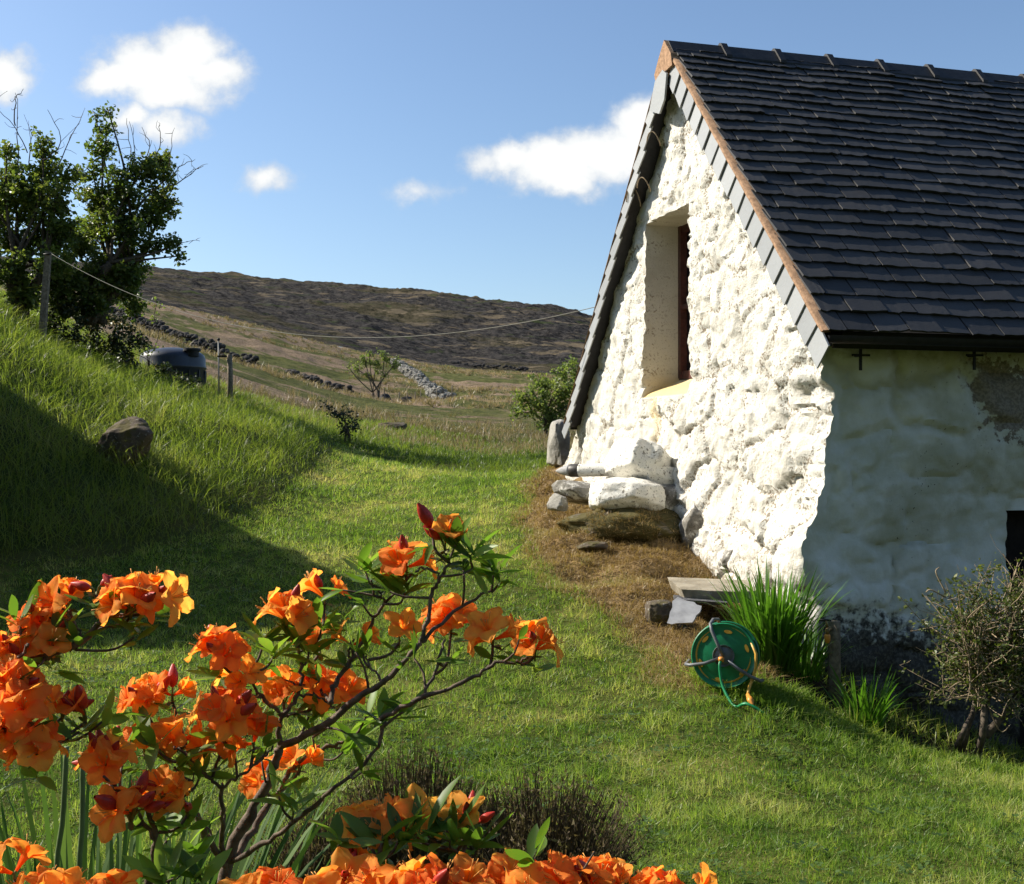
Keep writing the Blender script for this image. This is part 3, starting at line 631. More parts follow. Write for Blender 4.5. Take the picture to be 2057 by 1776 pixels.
# ------------------------------------------------------------------ rocks
def icos(sub=4):
    import bmesh
    bm = bmesh.new(); bmesh.ops.create_icosphere(bm, subdivisions=sub, radius=1)
    V = np.array([v.co[:] for v in bm.verts]); Fc = np.array([[v.index for v in f.verts] for f in bm.faces]); bm.free(); return V, Fc
ICO = {k: icos(k) for k in (2, 3, 4, 5)}
def boulder(name, c, size, material, label, cat='rock', seed=0, rot=(0, 0, 0), group=None, sub=5, blocky=.55, rough=.14):
    V, Fc = ICO[sub]; V = V.copy()
    m = np.abs(V).max(1)[:, None]; V = V*(1-blocky)+V/m*blocky*.85
    rg = np.random.default_rng(seed)
    for _ in range(9):                                      # cut flat faces
        n = rg.normal(size=3); n /= np.linalg.norm(n); h = rg.uniform(.62, .9); d_ = V@n-h; V = np.where((d_ > 0)[:, None], V-n*d_[:, None]*.85, V)
    V = V*(1+rough*fbm3(V+seed*3.7, 1.7, 5, seed)[:, None]+.04*fbm3(V+seed, 7, 3, seed+5)[:, None])
    V = V*np.asarray(size); Rm = np.array(Matrix.Rotation(rot[2], 3, 'Z')@Matrix.Rotation(rot[1], 3, 'Y')@Matrix.Rotation(rot[0], 3, 'X')); V = V@Rm.T
    mb = MB(); mb.add(V+np.asarray(c), Fc); o = mb.build(name, material, local='base', sharp=50); return tag(o, label, cat, group)
az = math.atan2(DG[1], DG[0])-math.pi/2                    # turned with the gable
boulder('boulder', P(1288, 938, 12.0), (.36, .50, .27), MT['rock_white'], 'big white limewashed rock leaning on the gable above the ledge', seed=3, rot=(-.15, .35, az))
boulder('boulder', P(1322, 958, 11.75), (.19, .18, .14), MT['rock_white'], 'small black-flecked white rock wedged beside the larger leaning one', seed=8, rot=(0, .1, az))
boulder('boulder', P(1255, 1003, 11.65), (.40, .42, .25), MT['rock_white'], 'broad whitewashed rock lying on the mossy ledge', seed=45, rot=(.05, .06, az), blocky=.4)
boulder('boulder', P(1343, 1012, 11.75), (.26, .34, .24), MT['rock_half'], 'dark lichened rock against the right side of the broad whitewashed one', seed=46, rot=(.05, -.1, az), blocky=.4)
boulder('boulder', P(1160, 990, 12.1), (.26, .26, .14), MT['rock_half'], 'grey flat rock under the pointed metal shell', seed=9, rot=(.05, .1, az+.3))
boulder('boulder', P(1120, 1010, 11.9), (.10, .14, .10), MT['rock_grey'], 'small pale stone at the left end of the ledge', seed=19, rot=(.05, .1, az+.3))
ledge = boulder('boulder', P(1258, 1052, 11.55), (.70, .45, .25), MT['rock_moss'], 'long brown mossy ledge rock below the white rocks', seed=11, rot=(0, .08, az*.4), blocky=.25, rough=.26)
boulder('boulder', P(1408, 1055, 11.2), (.21, .25, .27), MT['rock_half'], 'cream lichened boulder at the foot of the gable right of the ledge', seed=13, rot=(0, 0, az))
boulder('boulder', P(1480, 1125, 10.35), (.17, .20, .15), MT['rock_half'], 'grey bare boulder at the wall foot above the slate slabs', seed=23, rot=(0, 0, az))
boulder('boulder', P(1121, 897, 15.75), (.155, .25, .40), MT['rock_grey'], 'upright grey stone at the far corner of the gable', seed=17, rot=(0, .08, az), rough=.1)
boulder('boulder', P(1190, 1098, 10.9), (.16, .11, .05), MT['rock_brown'], 'dark flat stone in the dry moss below the ledge', seed=21)
boulder('boulder', P(1327, 1232, 9.0), (.13, .12, .11), MT['rock_brown'], 'brown stone left of the pale tilted slate', seed=25)
boulder('boulder', P(1372, 1270, 8.9), (.10, .09, .06), MT['rock_brown'], 'small brown stone behind the hose reel', seed=26)
boulder('boulder', P(246, 905, 13.3), (.34, .30, .46), MT['rock_brown'], 'brown boulder poking out of the grassy bank', seed=27, rot=(0, .5, 0))
boulder('boulder', P(785, 856, 36), (.55, .4, .16), MT['rock_brown'], 'low dark stone in the rough grass beyond the lawn', seed=28)
boulder('shade_rock', (-7.55, 12.2, 2.0), (1.9, 2.3, 3.3), MT['rock_brown'], 'dark rock mass added beyond the left edge to shade the bank and lawn', seed=31, rot=(0, .1, .3), blocky=.3, rough=.30)  # added shadow caster, mostly out of view, shaped for the shade on the bank
# slate slabs
def slab(outline, n_off, material, label, seed):
    """outline: 3-D points of the upper face; n_off: thickness vector"""
    p = np.array(outline); g_ = p.mean(0); nv_ = np.linalg.svd(p-g_)[2][2]; p = p-np.outer((p-g_)@nv_, nv_); m = []
    for a, b in zip(p, np.roll(p, -1, 0)):
        for k in np.linspace(0, 1, 6)[:-1]: m.append(a+(b-a)*k)
    m = np.array(m); rg = np.random.default_rng(seed); m = m+rg.normal(0, .006, m.shape); m = m-np.outer((m-g_)@nv_, nv_); n = len(m); c_ = m.mean(0)
    lo = m+np.asarray(n_off)+rg.normal(0, .004, m.shape)
    V = np.concatenate([m, lo, [c_], [c_+np.asarray(n_off)]]); j = np.arange(n); k = (j+1) % n
    mb = MB(); mb.add(V, np.stack([j, k, np.full(n, 2*n)], 1)); mb.F.append((np.stack([n+k, n+j, np.full(n, 2*n+1)], 1), 0)); mb.F.append((np.stack([j, n+j, n+k, k], 1), 0))
    o = mb.build('slate_slab', material, local='base', smooth=False); return tag(o, label, 'slab')
MT['slab_pale'] = simple('pale slate', (.36, .36, .37), .8, .25, .3, 7, bump=.25, bd=.003); MT['slab_dark'] = rockmat('dark slate', (.05, .05, .055), (.09, .09, .095)); MT['slab_tan'] = rockmat('weathered slab', (.22, .19, .14), (.34, .30, .23))
slab([P(1340, 1160, 9.75), P(1368, 1182, 9.05), P(1470, 1192, 8.95), P(1520, 1185, 9.0), P(1500, 1165, 9.6)], (.03, .02, -.085), MT['slab_tan'], 'thick weathered slate slab on top of the small pile', 1)
slab([P(1352, 1196, 9.3), P(1380, 1204, 8.85), P(1460, 1212, 8.8), P(1465, 1200, 9.3)], (.0, .02, -.025), MT['slab_dark'], 'thin dark slate wedged under the thick slab', 2)
slab([P(1358, 1197, 8.85), P(1410, 1218, 8.75), P(1392, 1250, 8.6), P(1340, 1254, 8.6)], (.01, .03, -.012), MT['slab_pale'], 'pale grey slate tilted against the pile', 3)
# metal shell
MT['shell'] = simple('grey shell metal', (.42, .41, .40), .6, .25, .35, 9, col2=(.24, .24, .24)); MT['shell_band'] = simple('dark shell band', (.045, .038, .032), .5, .4, .4, 14)
sh = empty('metal_shell', P(1165, 960, 12.4), 'pointed grey metal shell lying among the rocks by the gable', 'shell')
a = P(1116, 946, 12.5); b = P(1215, 944, 12.25); u = (b-a); 
def lathe(a, u, prof, n=20):
    mb = MB(); return mb.tube([a+u*x for x, r in prof], [r for x, r in prof], n)
lathe(a, u, [(.0, .002), (.04, .018), (.10, .036), (.18, .052), (.26, .062), (.30, .066)]).build('nose', MT['shell'], sh)
lathe(a, u, [(.30, .066), (.31, .071), (.48, .072), (.49, .070)]).build('band', MT['shell_band'], sh)
lathe(a, u, [(.49, .070), (.52, .069), (1.25, .070), (1.28, .064)]).build('body', MT['rock_white'], sh)

# ------------------------------------------------------------------ hose reel
MT['green_plastic'] = simple('green plastic', (.004, .16, .062), .38, .5, .25, 14, bump=.05); MT['yellow_hose'] = simple('yellow hose', (.55, .30, .035), .45, .4, .2, 25, bump=.1)
MT['grey_plastic'] = simple('grey tube', (.12, .125, .13), .45, .4, .25, 20, bump=.1); MT['green_hose'] = simple('green hose', (.01, .20, .07), .4, .4, .2, 20, bump=.1); MT['orange_plastic'] = simple('orange fitting', (.62, .25, .04), .45, .4, .2, 20, bump=.1)
rc = P(1456, 1316, 7.5); reel = empty('hose_reel', (rc[0], rc[1], rc[2]-.24), 'green garden hose reel standing in dry grass by the cottage corner', 'hose reel')
ax = np.array([-.26, -.95, .13]); ax /= np.linalg.norm(ax)                     # drum axis towards us
ex = np.cross(ax, [0, 0, 1]); ex /= np.linalg.norm(ex); ex = -ex; ez = np.cross(ex, ax); ez = ez if ez[2] > 0 else -ez
ex = np.cross(ez, ax)*1.0; ex = ex if ex[0] > 0 else -ex
def rp(x, y, z): return rc+ex*x+ez*y+ax*z                  # x right, y up, z to us
RR = .205
def disc(z, r, n=64, th=.014, dish=.02):
    mb = MB(); rs = [0, .3, .6, .85, .95, 1.0, 1.03, 1.02, .96, .6, 0]; zs = [dish, dish, dish*.6, 0, .006, .012, .004, -th, -th*1.1, -th+dish*.3, -th+dish*.6]
    V = []; a = np.arange(n)*2*math.pi/n
    for q, h in zip(rs, zs): V.append(rc+np.outer(np.cos(a)*max(q, 1e-3)*r, ex)+np.outer(np.sin(a)*max(q, 1e-3)*r, ez)+ax*(z+h))
    V = np.concatenate(V); m = len(rs); i = np.arange(m-1)[:, None]*n; j = np.arange(n)[None]; k = (j+1) % n
    mb.add(V, np.stack([i+j, i+k, i+n+k, i+n+j], -1).reshape(-1, 4)); return mb
dro = disc(.075, RR).build('front_drum', MT['green_plastic'], reel, sharp=40)
disc(-.10, RR*1.04).build('rear_drum', MT['green_plastic'], reel, sharp=40)
sb_ = MB()
a_ = np.linspace(0, 2*math.pi, 25)
for k in range(6):
    th = k*math.pi/3+.35; c_ = np.array([math.cos(th), math.sin(th)])*RR*.76; tn = np.array([-math.sin(th), math.cos(th)]); rn = np.array([math.cos(th), math.sin(th)])
    pts = [rp(*(c_+tn*.027*math.cos(x)+rn*.011*math.sin(x)), .0885) for x in a_[:-1]]
    s1 = MB(); s1.add(np.array(pts+[rp(*(c_+tn*.027*math.cos(x)+rn*.011*math.sin(x)), .080) for x in a_[:-1]]), [tuple(range(24))]+[(i, 24+i, 24+(i+1) % 24, (i+1) % 24) for i in range(24)])
    s1.build('slot', MT['yellow_hose'], dro, smooth=False)
hs = MB(); tt = np.linspace(0, 2*math.pi*11, 420); rad = RR*(.80+.14*(tt/tt[-1])); zz = -.085+.155*(.5-.5*np.cos(tt/11*3))
hs.tube([rp(r*math.cos(x), r*math.sin(x), z) for x, r, z in zip(tt, rad, zz)], .0095, 7); 
hs.tube([rp(.17, .10, .07), rp(.205, .02, .085), rp(.205, -.06, .10), P(1512, 1362, 7.36), P(1504, 1385, 7.30), P(1502, 1402, 7.26)], .010, 8)
hs.build('wound_hose', MT['yellow_hose'], reel)
fm = MB()
fm.tube([rp(0, 0, .115), rp(-.035, .07, .12), rp(-.075, .155, .115), rp(-.088, .20, .09), rp(-.075, .228, .03), rp(-.05, .228, -.05), rp(-.045, .20, -.11)], .0115, 9)
fm.tube([rp(-.03, -.02, .115), rp(-.12, -.055, .115), rp(-.215, -.07, .11), rp(-.245, -.068, .07), rp(-.24, -.05, -.08)], .0115, 9)
fm.tube([rp(.03, -.03, .115), rp(.09, -.075, .118), rp(.18, -.125, .115), rp(.235, -.15, .08), rp(.24, -.155, -.09)], .0115, 9)
fm.build('frame', MT['grey_plastic'], reel)
disc(.100, .068, 40, .03, .012).build('hub', MT['grey_plastic'], reel, sharp=40)
gh = MB(); ghp = [rp(-.012, -.03, .13), rp(-.02, -.06, .15), P(1450, 1372, 7.33), P(1462, 1400, 7.27), P(1478, 1420, 7.20)]
def bez(pts, n=24):
    p = np.asarray(pts, float); m = len(p); t = np.linspace(0, m-1, n); i = np.clip(t.astype(int), 0, m-2); f = (t-i)[:, None]
    g = lambda k: p[np.clip(k, 0, m-1)]
    p0, p1, p2, p3 = g(i-1), g(i), g(i+1), g(i+2)
    return .5*((2*p1)+(-p0+p2)*f+(2*p0-5*p1+4*p2-p3)*f*f+(-p0+3*p1-3*p2+p3)*f**3)
e1 = np.array([(1500-CX)/F*7.12, 7.12, 0]); e1[2] = H([e1[0]], [e1[1]])[0]+.055
gh.tube(bez(ghp+[e1, e1+np.array([.10, -.04, -.05])]), .0098, 8); gh.build('green_hose', MT['green_hose'], reel)
cn = MB(); cn.tube([rp(-.012, -.012, .125), rp(-.012, -.035, .135)], [.02, .017], 10); cn.build('connector', MT['orange_plastic'], reel)
cn = MB(); q0 = P(1502, 1396, 7.27); qe = gp(1512, 7.14)+[0, 0, .045]; cn.tube([q0+(qe-q0)*k for k in (0, .35, .38, .68, .70, 1)], [.013, .014, .020, .020, .015, .010], 10); cn.build('connector', MT['orange_plastic'], reel)
# ------------------------------------------------------------------ tap post
tp = P(1676, 1385, 8.1); tp[2] = H([tp[0]], [tp[1]])[0]; ptop = P(1676, 1248, 8.1)
stand = empty('tap_post', tp, 'weathered wooden post carrying a brass garden tap beside the wall', 'tap post')
pb = MB(); pb.tube([tp-[0, 0, .1], tp+(ptop-tp)*.5, ptop], [.047, .045, .043], 9); pb.build('post', MT['wood'], stand)
MT['brass'] = simple('old brass', (.22, .15, .07), .45, .5, .4, 30, .6)
tb = MB(); q = P(1660, 1262, 8.05); tb.tube([ptop+[-.02, 0, -.05], q+[.01, -.03, 0], q+[-.005, -.05, 0], q+[-.008, -.055, -.04]], [.014, .015, .014, .012], 8); tb.tube([q+[0, -.03, 0], q+[-.012, -.035, .06]], .009, 8)
tb.build('tap', MT['brass'], stand)
tb = MB(); q2 = q+[-.012, -.035, .063]; tb.tube([q2+[-.06, 0, .0], q2, q2+[.035, .0, -.004]], .007, 7); tb.build('tap_handle', MT['black_metal'], stand)
tb = MB(); q2 = q+[-.008, -.055, -.045]; tb.tube([q2+[0, 0, .012], q2, q2+[0, 0, -.035], q2+[0, 0, -.05]], [.016, .022, .020, .012], 10); tb.build('tap_connector', MT['orange_plastic'], stand)
# ------------------------------------------------------------------ grass (uncountable: stuff)
def blades(p, h, wd, segs=2, lean=.35, curl=.3, rg=rng, rnd=None, droop=None):
    n = len(p); a = rg.uniform(0, 2*math.pi, n); la = rg.uniform(0, 2*math.pi, n); le = np.abs(rg.normal(0, lean, n))
    side = np.stack([np.cos(a), np.sin(a), np.zeros(n)], 1); ld = np.stack([np.cos(la), np.sin(la), np.zeros(n)], 1)
    V = np.zeros((n, 2*segs+1, 3))
    for k in range(segs+1):
        u = k/segs; cu = le*u+curl*le*u*u
        c_ = p+ld*(h*cu)[:, None]; c_[:, 2] += h*(u-.30*np.minimum(cu, 1.6)*u)
        if k < segs:
            wv = wd*(1-.75*u*u)*.5; V[:, 2*k] = c_-side*wv[:, None]; V[:, 2*k+1] = c_+side*wv[:, None]
        else: V[:, 2*k] = c_
    b = (np.arange(n)*(2*segs+1))[:, None]; fs = []
    for k in range(segs-1): fs.append(b+np.array([[2*k, 2*k+1, 2*k+3, 2*k+2]]))
    tri = b+np.array([[2*segs-2, 2*segs-1, 2*segs]])
    rv = rg.uniform(0, 1, n) if rnd is None else rnd
    return V.reshape(-1, 3), (np.concatenate(fs) if fs else None), tri, np.repeat(np.clip(rv, 0, 1), 2*segs+1)
def add_blades(mb, *a, **k):
    V, q, t, r = blades(*a, **k); base = mb.n; mb.add(V, t, rnd=r)
    if q is not None: mb.F.append((q+base, 0))
def fan(n, y0, y1, dens_pow, x0=-.56, x1=.56):
    """points over the ground, density falling with distance"""
    e = 2-dens_pow; u = rng.uniform(0, 1, n); Y = (y0**e+(y1**e-y0**e)*u)**(1/e); X = rng.uniform(x0, x1, n)*Y
    return X, Y
def in_house(x, y):
    dx, dy = x-C0[0], y-C0[1]; t = dx*DG[0]+dy*DG[1]; s = dx*DS[0]+dy*DS[1]; return (t > -.12) & (t < TW+.2) & (s > -.12)
def pts(x, y): return np.stack([x, y, H(x, y)], 1)
x, y = fan(540000, 3.7, 21, 1.6, -.72, .66); L, B, S = masks(x, y); k = (L > -.05) & ~in_house(x, y) & (B < .5*rng.random(len(x))) & (S < .02); x, y, L, B = x[k], y[k], L[k], B[k]
pt = pts(x, y); cl = fbm(x, y, .45, 4, 71)*.6+fbm(x, y, 3.6, 3, 72)*.85+fbm(x*.45, y*1.6, 2.4, 4, 73)*.7
cf = fbm(x, y, 8.5, 3, 75); rn = np.clip(rng.uniform(0, 1, len(x))*.65+.17+cl*.5+cf*.55+.26*sstep(y, 9.5, 13)*sstep(fbm(x*.5, y, .8, 3, 76), -.35, .35)-.07, 0, 1); rn = np.where(rng.uniform(0, 1, len(x)) < .06, 1, rn)
hh = (.030+.030*rng.random(len(x)))*(1+.5*np.clip(fbm(x, y, 2.0, 3, 74), -1, 1))*(.75+.25*y/8)*np.clip(1+1.1*cf, .35, 1.8); mb = MB()
add_blades(mb, pt, hh, .0042*(y/5)**.75*(.7+.6*rng.random(len(x))), segs=1, lean=.85, rnd=rn)
tag(mb.build('lawn_grass', MT['lawn_blade'], smooth=False, local=False), 'mown green lawn with yellowish dry clippings', 'grass', kind='stuff')
# clippings lying on the mown strip, and small broad-leaved weeds
x, y = fan(16000, 5, 20, 1.2, -.3, .35); L, B, S = masks(x, y); k = (L > 0) & ~in_house(x, y) & (fbm(x*.45, y*1.1, .9, 4, 66) > .06-.2*sstep(y, 8, 13)+.15*rng.random(len(x))); pt = pts(x[k], y[k])+[0, 0, .028]; n = len(pt); mb = MB()
add_blades(mb, pt, .03+.04*rng.random(n), .0042*(pt[:, 1]/5)**.75, segs=1, lean=2.5, rnd=.75+.25*rng.random(n))
tag(mb.build('grass_clippings', MT['lawn_blade'], smooth=False, local=False), 'pale dry clippings scattered over the mown strip', 'clippings', kind='stuff')
MT['weed'] = leafmat('weed leaf', [(.03, .06, .012), (.06, .11, .02), (.10, .15, .04)], .3)
x, y = fan(1500, 4, 12, 1.5); L, B, S = masks(x, y); k = (L > .1) & (B < 0) & ~in_house(x, y) & (fbm(x, y, .9, 3, 67) > -.05); c_ = np.repeat(pts(x[k], y[k]), 9, 0); n = len(c_); a = rng.uniform(0, 6.28, n); r = .05*np.sqrt(rng.random(n)); p = c_+np.stack([r*np.cos(a), r*np.sin(a), .030+.012*rng.random(n)], 1)
d = np.stack([np.cos(a), np.sin(a), .25+.2*rng.random(n)], 1)*(.016+.014*rng.random(n))[:, None]; s_ = np.stack([-np.sin(a), np.cos(a), np.zeros(n)], 1)*(.007+.006*rng.random(n))[:, None]; mb = MB(); b = (np.arange(n)*4)[:, None]
mb.add(np.stack([p, p+d*.55+s_, p+d, p+d*.55-s_], 1).reshape(-1, 3), b+[[0, 1, 2, 3]], rnd=np.repeat(rng.random(n), 4)); tag(mb.build('lawn_weeds', MT['weed'], smooth=False, local=False), 'clover and broad-leaved weeds growing in the lawn', 'weeds', kind='stuff')
# long grass of the bank and beyond the lawn
x, y = fan(185000, 7, 40, 1.55, -.75, .2); L, B, S = masks(x, y); k = (L < .02) & (B < 0) & (S < 0) & ~in_house(x, y) & (x < .6+y*.03); x, y, L = x[k], y[k], L[k]
pt = pts(x, y); cl = fbm(x, y, .5, 4, 81)*.6+fbm(x, y, 2.4, 3, 82)*.4
edge = sstep(-L, .0, .55); hh = (.06+.17*edge)*(.6+.8*rng.random(len(x)))*(1+.55*cl); hh = np.clip(hh*(1-.5*sstep(x, -4, -1.5)*sstep(y, 14, 18)), .05, .7)
wv = .0075*(y/12)**.8*(.6+.8*rng.random(len(x))); rn = np.clip(rng.random(len(x))*.7+.1+cl*.45-.12*sstep(y, 20, 30)-.38*sstep(x, -4, -2)*sstep(y, 15, 19), 0, 1); mb = MB()
add_blades(mb, pt, hh, wv, segs=3, lean=.75, curl=.7, rnd=rn)
tag(mb.build('bank_grass', MT['bank_blade'], smooth=False, local=False), 'long uncut grass growing over the bank and beyond the lawn', 'grass', kind='stuff')
# rushes and tan grass of the field: low sward and tussocks
x, y = fan(110000, 24, 240, 1.35, -.5, .5); x2, y2 = fan(9500, 25, 235, 1.15, -.5, .5); fm_ = lambda x, y: fbm(x*.5, y, .05, 4, 91)+.45*fbm(x, y, .3, 3, 92)-.10*sstep(y, 20, 30)+.05
m = fm_(x, y); k = (m > .02+.16*rng.random(len(x))) & (x < 2+.04*y) & (x > -.36*y-1); x, y, m = x[k], y[k], m[k]; mb = MB()
add_blades(mb, pts(x, y), (.18+.24*rng.random(len(x)))*np.clip(.3+y/80, .55, 1.25), .010*(y/22)**.95*(.6+.8*rng.random(len(x))), segs=2, lean=.35, rnd=np.clip(rng.random(len(x))*.6+.25+m*.9, 0, 1))
m2 = fm_(x2, y2); k = (m2 > -.12+.2*rng.random(len(x2))) & (x2 < 2+.04*y2) & (x2 > -.36*y2-1); x2, y2, m2 = x2[k], y2[k], m2[k]; nb_ = 17; sz = rng.uniform(.5, 1.3, len(x2)); tone = rng.random(len(x2))
X = np.repeat(x2, nb_); Y_ = np.repeat(y2, nb_); S2 = np.repeat(sz, nb_); X = X+rng.normal(0, .16, len(X))*S2; Yb = Y_+rng.normal(0, .16, len(X))*S2
add_blades(mb, pts(X, Yb), S2*(.30+.30*rng.random(len(X)))*np.clip(.35+Y_/110, .5, 1.2), .012*(Y_/22)**.9*(.6+.8*rng.random(len(X))), segs=2, lean=.55, curl=.5, rnd=np.clip(rng.random(len(X))*.45+np.repeat(tone*.5+m2*.7, nb_), 0, 1))
tag(mb.build('field_rushes', MT['rush'], smooth=False, local=False), 'tan rushes and rough grass covering the field below the hill', 'rushes', kind='stuff')
# dry moss and cut grass at the gable foot
x, y = fan(90000, 7.5, 17, 1.4, .0, .28); L, B, S = masks(x, y); k = (B > -.1) & ~in_house(x, y) & (S < .1); x, y, B = x[k], y[k], B[k]
pt = pts(x, y); gn = fbm(x, y, 1.3, 4, 95); mb = MB(); add_blades(mb, pt, .03+.05*rng.random(len(x)), .0055*(y/9)*(.6+.8*rng.random(len(x))), segs=2, lean=1.1, curl=.9, rnd=np.clip(rng.random(len(x))*.75+gn*.5+.55*sstep(gn, .15, .4)+.45*sstep(-B, -.25, .1), 0, 1))
tag(mb.build('dry_moss', MT['dry_blade'], smooth=False, local=False), 'brown dry moss and cut grass piled at the gable foot', 'moss', kind='stuff')
lv = np.array([v.co[:] for v in ledge.data.vertices]); ln_ = np.array([v.normal[:] for v in ledge.data.vertices]); k = np.flatnonzero((ln_[:, 1] < .3) & (fbm3(lv, 4, 3, 5) > -.12)); k = rng.choice(k, 4200); mb = MB()
add_blades(mb, lv[k]+rng.normal(0, .012, (4200, 3))+np.array(ledge.location)-ln_[k]*.005, .02+.04*rng.random(4200), np.full(4200, .006), segs=2, lean=1.3, curl=.9, rnd=rng.random(4200)*.5)
mb.build('moss', MT['dry_blade'], ledge, smooth=False)
x, y = rng.uniform(1.6, 4.6, 5200), rng.uniform(7.2, 9.6, 5200); L, B, S = masks(x, y); k = (S > -.05) & ~in_house(x, y) & (fbm(x, y, 1.5, 3, 99) > -.1); pt = pts(x[k], y[k]); mb = MB(); add_blades(mb, pt, .05+.11*rng.random(len(pt)), np.full(len(pt), .010), segs=2, lean=.7, curl=.8)
tag(mb.build('bed_weeds', MT['bank_blade'], smooth=False, local=False), 'low weeds and grass in the shaded bed below the wall', 'weeds', kind='stuff')
# ragged grass rim where the lawn meets the bare bed
rim = np.array(pxY([(1400, 7.65), (1530, 7.45), (1640, 7.38), (1800, 7.3), (2057, 7.2), (2300, 7.0)])); q = rng.uniform(0, len(rim)-1.001, 9000); i = q.astype(int); f = (q-i)[:, None]; r_ = rim[i]*(1-f)+rim[i+1]*f
r_[:, 1] += np.abs(rng.normal(0, .12, len(r_)))*np.where(rng.random(len(r_)) < .5, 1, -.8)+.06*np.sin(r_[:, 0]*7); r_[:, 0] += rng.normal(0, .03, len(r_)); pt = pts(r_[:, 0], r_[:, 1])
mb = MB(); cl = fbm(r_[:, 0], r_[:, 1], 2.2, 3, 97); add_blades(mb, pt, np.clip(.05+.05*rng.random(len(pt))+.09*cl, .03, .2), np.full(len(pt), .006), segs=2, lean=.6, curl=.6, rnd=np.clip(rng.random(len(pt))*.8+.15, 0, 1))
tag(mb.build('edge_grass', MT['lawn_blade'], smooth=False, local=False), 'ragged grass along the edge of the shaded bed', 'grass', kind='stuff')

# ------------------------------------------------------------------ trees and shrubs
def leaves(mb, p, size, rg, rnd, flat=.0):
    n = len(p); d = rg.normal(size=(n, 3)); d[:, 2] = d[:, 2]*.7-.1; d /= np.linalg.norm(d, axis=1)[:, None]; e = rg.normal(size=(n, 3)); s = np.cross(d, e); s /= np.linalg.norm(s, axis=1)[:, None]; nn = np.cross(d, s)
    sz = size*(.6+.8*rg.random(n))[:, None]; V = np.stack([p, p+d*sz*.5+s*sz*.36+nn*sz*.10, p+d*sz, p+d*sz*.5-s*sz*.36+nn*sz*.10], 1).reshape(-1, 3)
    b = (np.arange(n)*4)[:, None]; mb.add(V, np.concatenate([b+[[0, 1, 2]], b+[[0, 2, 3]]]), rnd=np.repeat(np.clip(rnd, 0, 1), 4))
RLEAF = .50
def tree(name, base, Y, clumps, leaf, dens, label, cat, lmat, tr=.12, seed=1, group=None, depth=1.0, bare=(), twn=16, stems=3, hub=None, bark='bark', tw=.006):
    rg = np.random.default_rng(seed); base = np.asarray(base, float); o = empty(name, base, label, cat, group); tk = MB(); cr = MB(); s = Y/F
    hub = np.asarray(hub if hub is not None else base+[0, 0, .3*Y/20], float); st = []
    for i in range(stems):
        h_ = hub+rg.normal(0, .25, 3)*tr*6*[1, 1, .4]; b_ = base+rg.normal(0, tr*.8, 3)*[1, 1, 0]-[0, 0, .1]
        m_ = (b_+h_)/2+rg.normal(0, tr*.9, 3); tk.tube(bez([b_, m_, h_], 8), np.linspace(tr*.9, tr*.6, 8), 8); st.append(h_)
    for px, py, r in clumps:
        c_ = P(px, py, Y)+[0, rg.normal(0, 1)*depth*r*s*.6, 0]; rr = r*s
        h_ = st[rg.integers(len(st))]; md = (h_+c_)/2+rg.normal(0, .12, 3)*np.linalg.norm(c_-h_)*.5+[0, 0, .05*np.linalg.norm(c_-h_)]
        tk.tube(bez([h_, md, c_], 9), np.linspace(tr*.30, max(tw, tr*.08), 9), 6)
        nt = max(5, int(twn*(r/45)**1.3))
        for _ in range(nt):
            d = rg.normal(size=3); d /= np.linalg.norm(d); d[2] += .25; e = c_+d*rr*rg.uniform(.45, 1.12)*[1, depth, .9]; st0 = c_+rg.normal(0, .25, 3)*rr; m2 = (st0+e)/2+rg.normal(0, .12, 3)*rr
            tp_ = bez([st0, m2, e], 6); tk.tube(tp_, np.linspace(tw*1.3, tw*.5, 6), 3, cap=False)
            n = max(5, int(dens*RLEAF*r*r/nt*.012)); u = rg.beta(2.2, 1.2, n)*5; i = np.clip(u.astype(int), 0, 4); f = (u-i)[:, None]
            lp = tp_[i]*(1-f)+tp_[i+1]*f+rg.normal(0, .5, (n, 3))*leaf*1.5
            leaves(cr, lp, leaf, rg, rg.random(n)*.8+rg.uniform(-.1, .3))
    for line in bare:
        b3 = [P(a, b, Y)+[0, rg.normal(0, .2)*depth, 0] for a, b in line]; ln = bez(b3, 10)+rg.normal(0, .012*Y/20, (10, 3)); tk.tube(ln, np.linspace(tw*2.2, tw*.7, 10), 4, cap=False)
        for _ in range(4):
            i = rg.integers(3, 9); d = rg.normal(size=3)*.3+[0, 0, .25]; tk.tube(bez([ln[i], ln[i]+d*.12*Y/10, ln[i]+d*.2*Y/10+rg.normal(0, .05, 3)], 5), np.linspace(tw*1.1, tw*.5, 5), 3, cap=False)
    tk.build('trunk', MT[bark], o); cr.build('crown', lmat, o, smooth=False); return o
BA = P(185, 640, 23); BB = P(40, 640, 22)
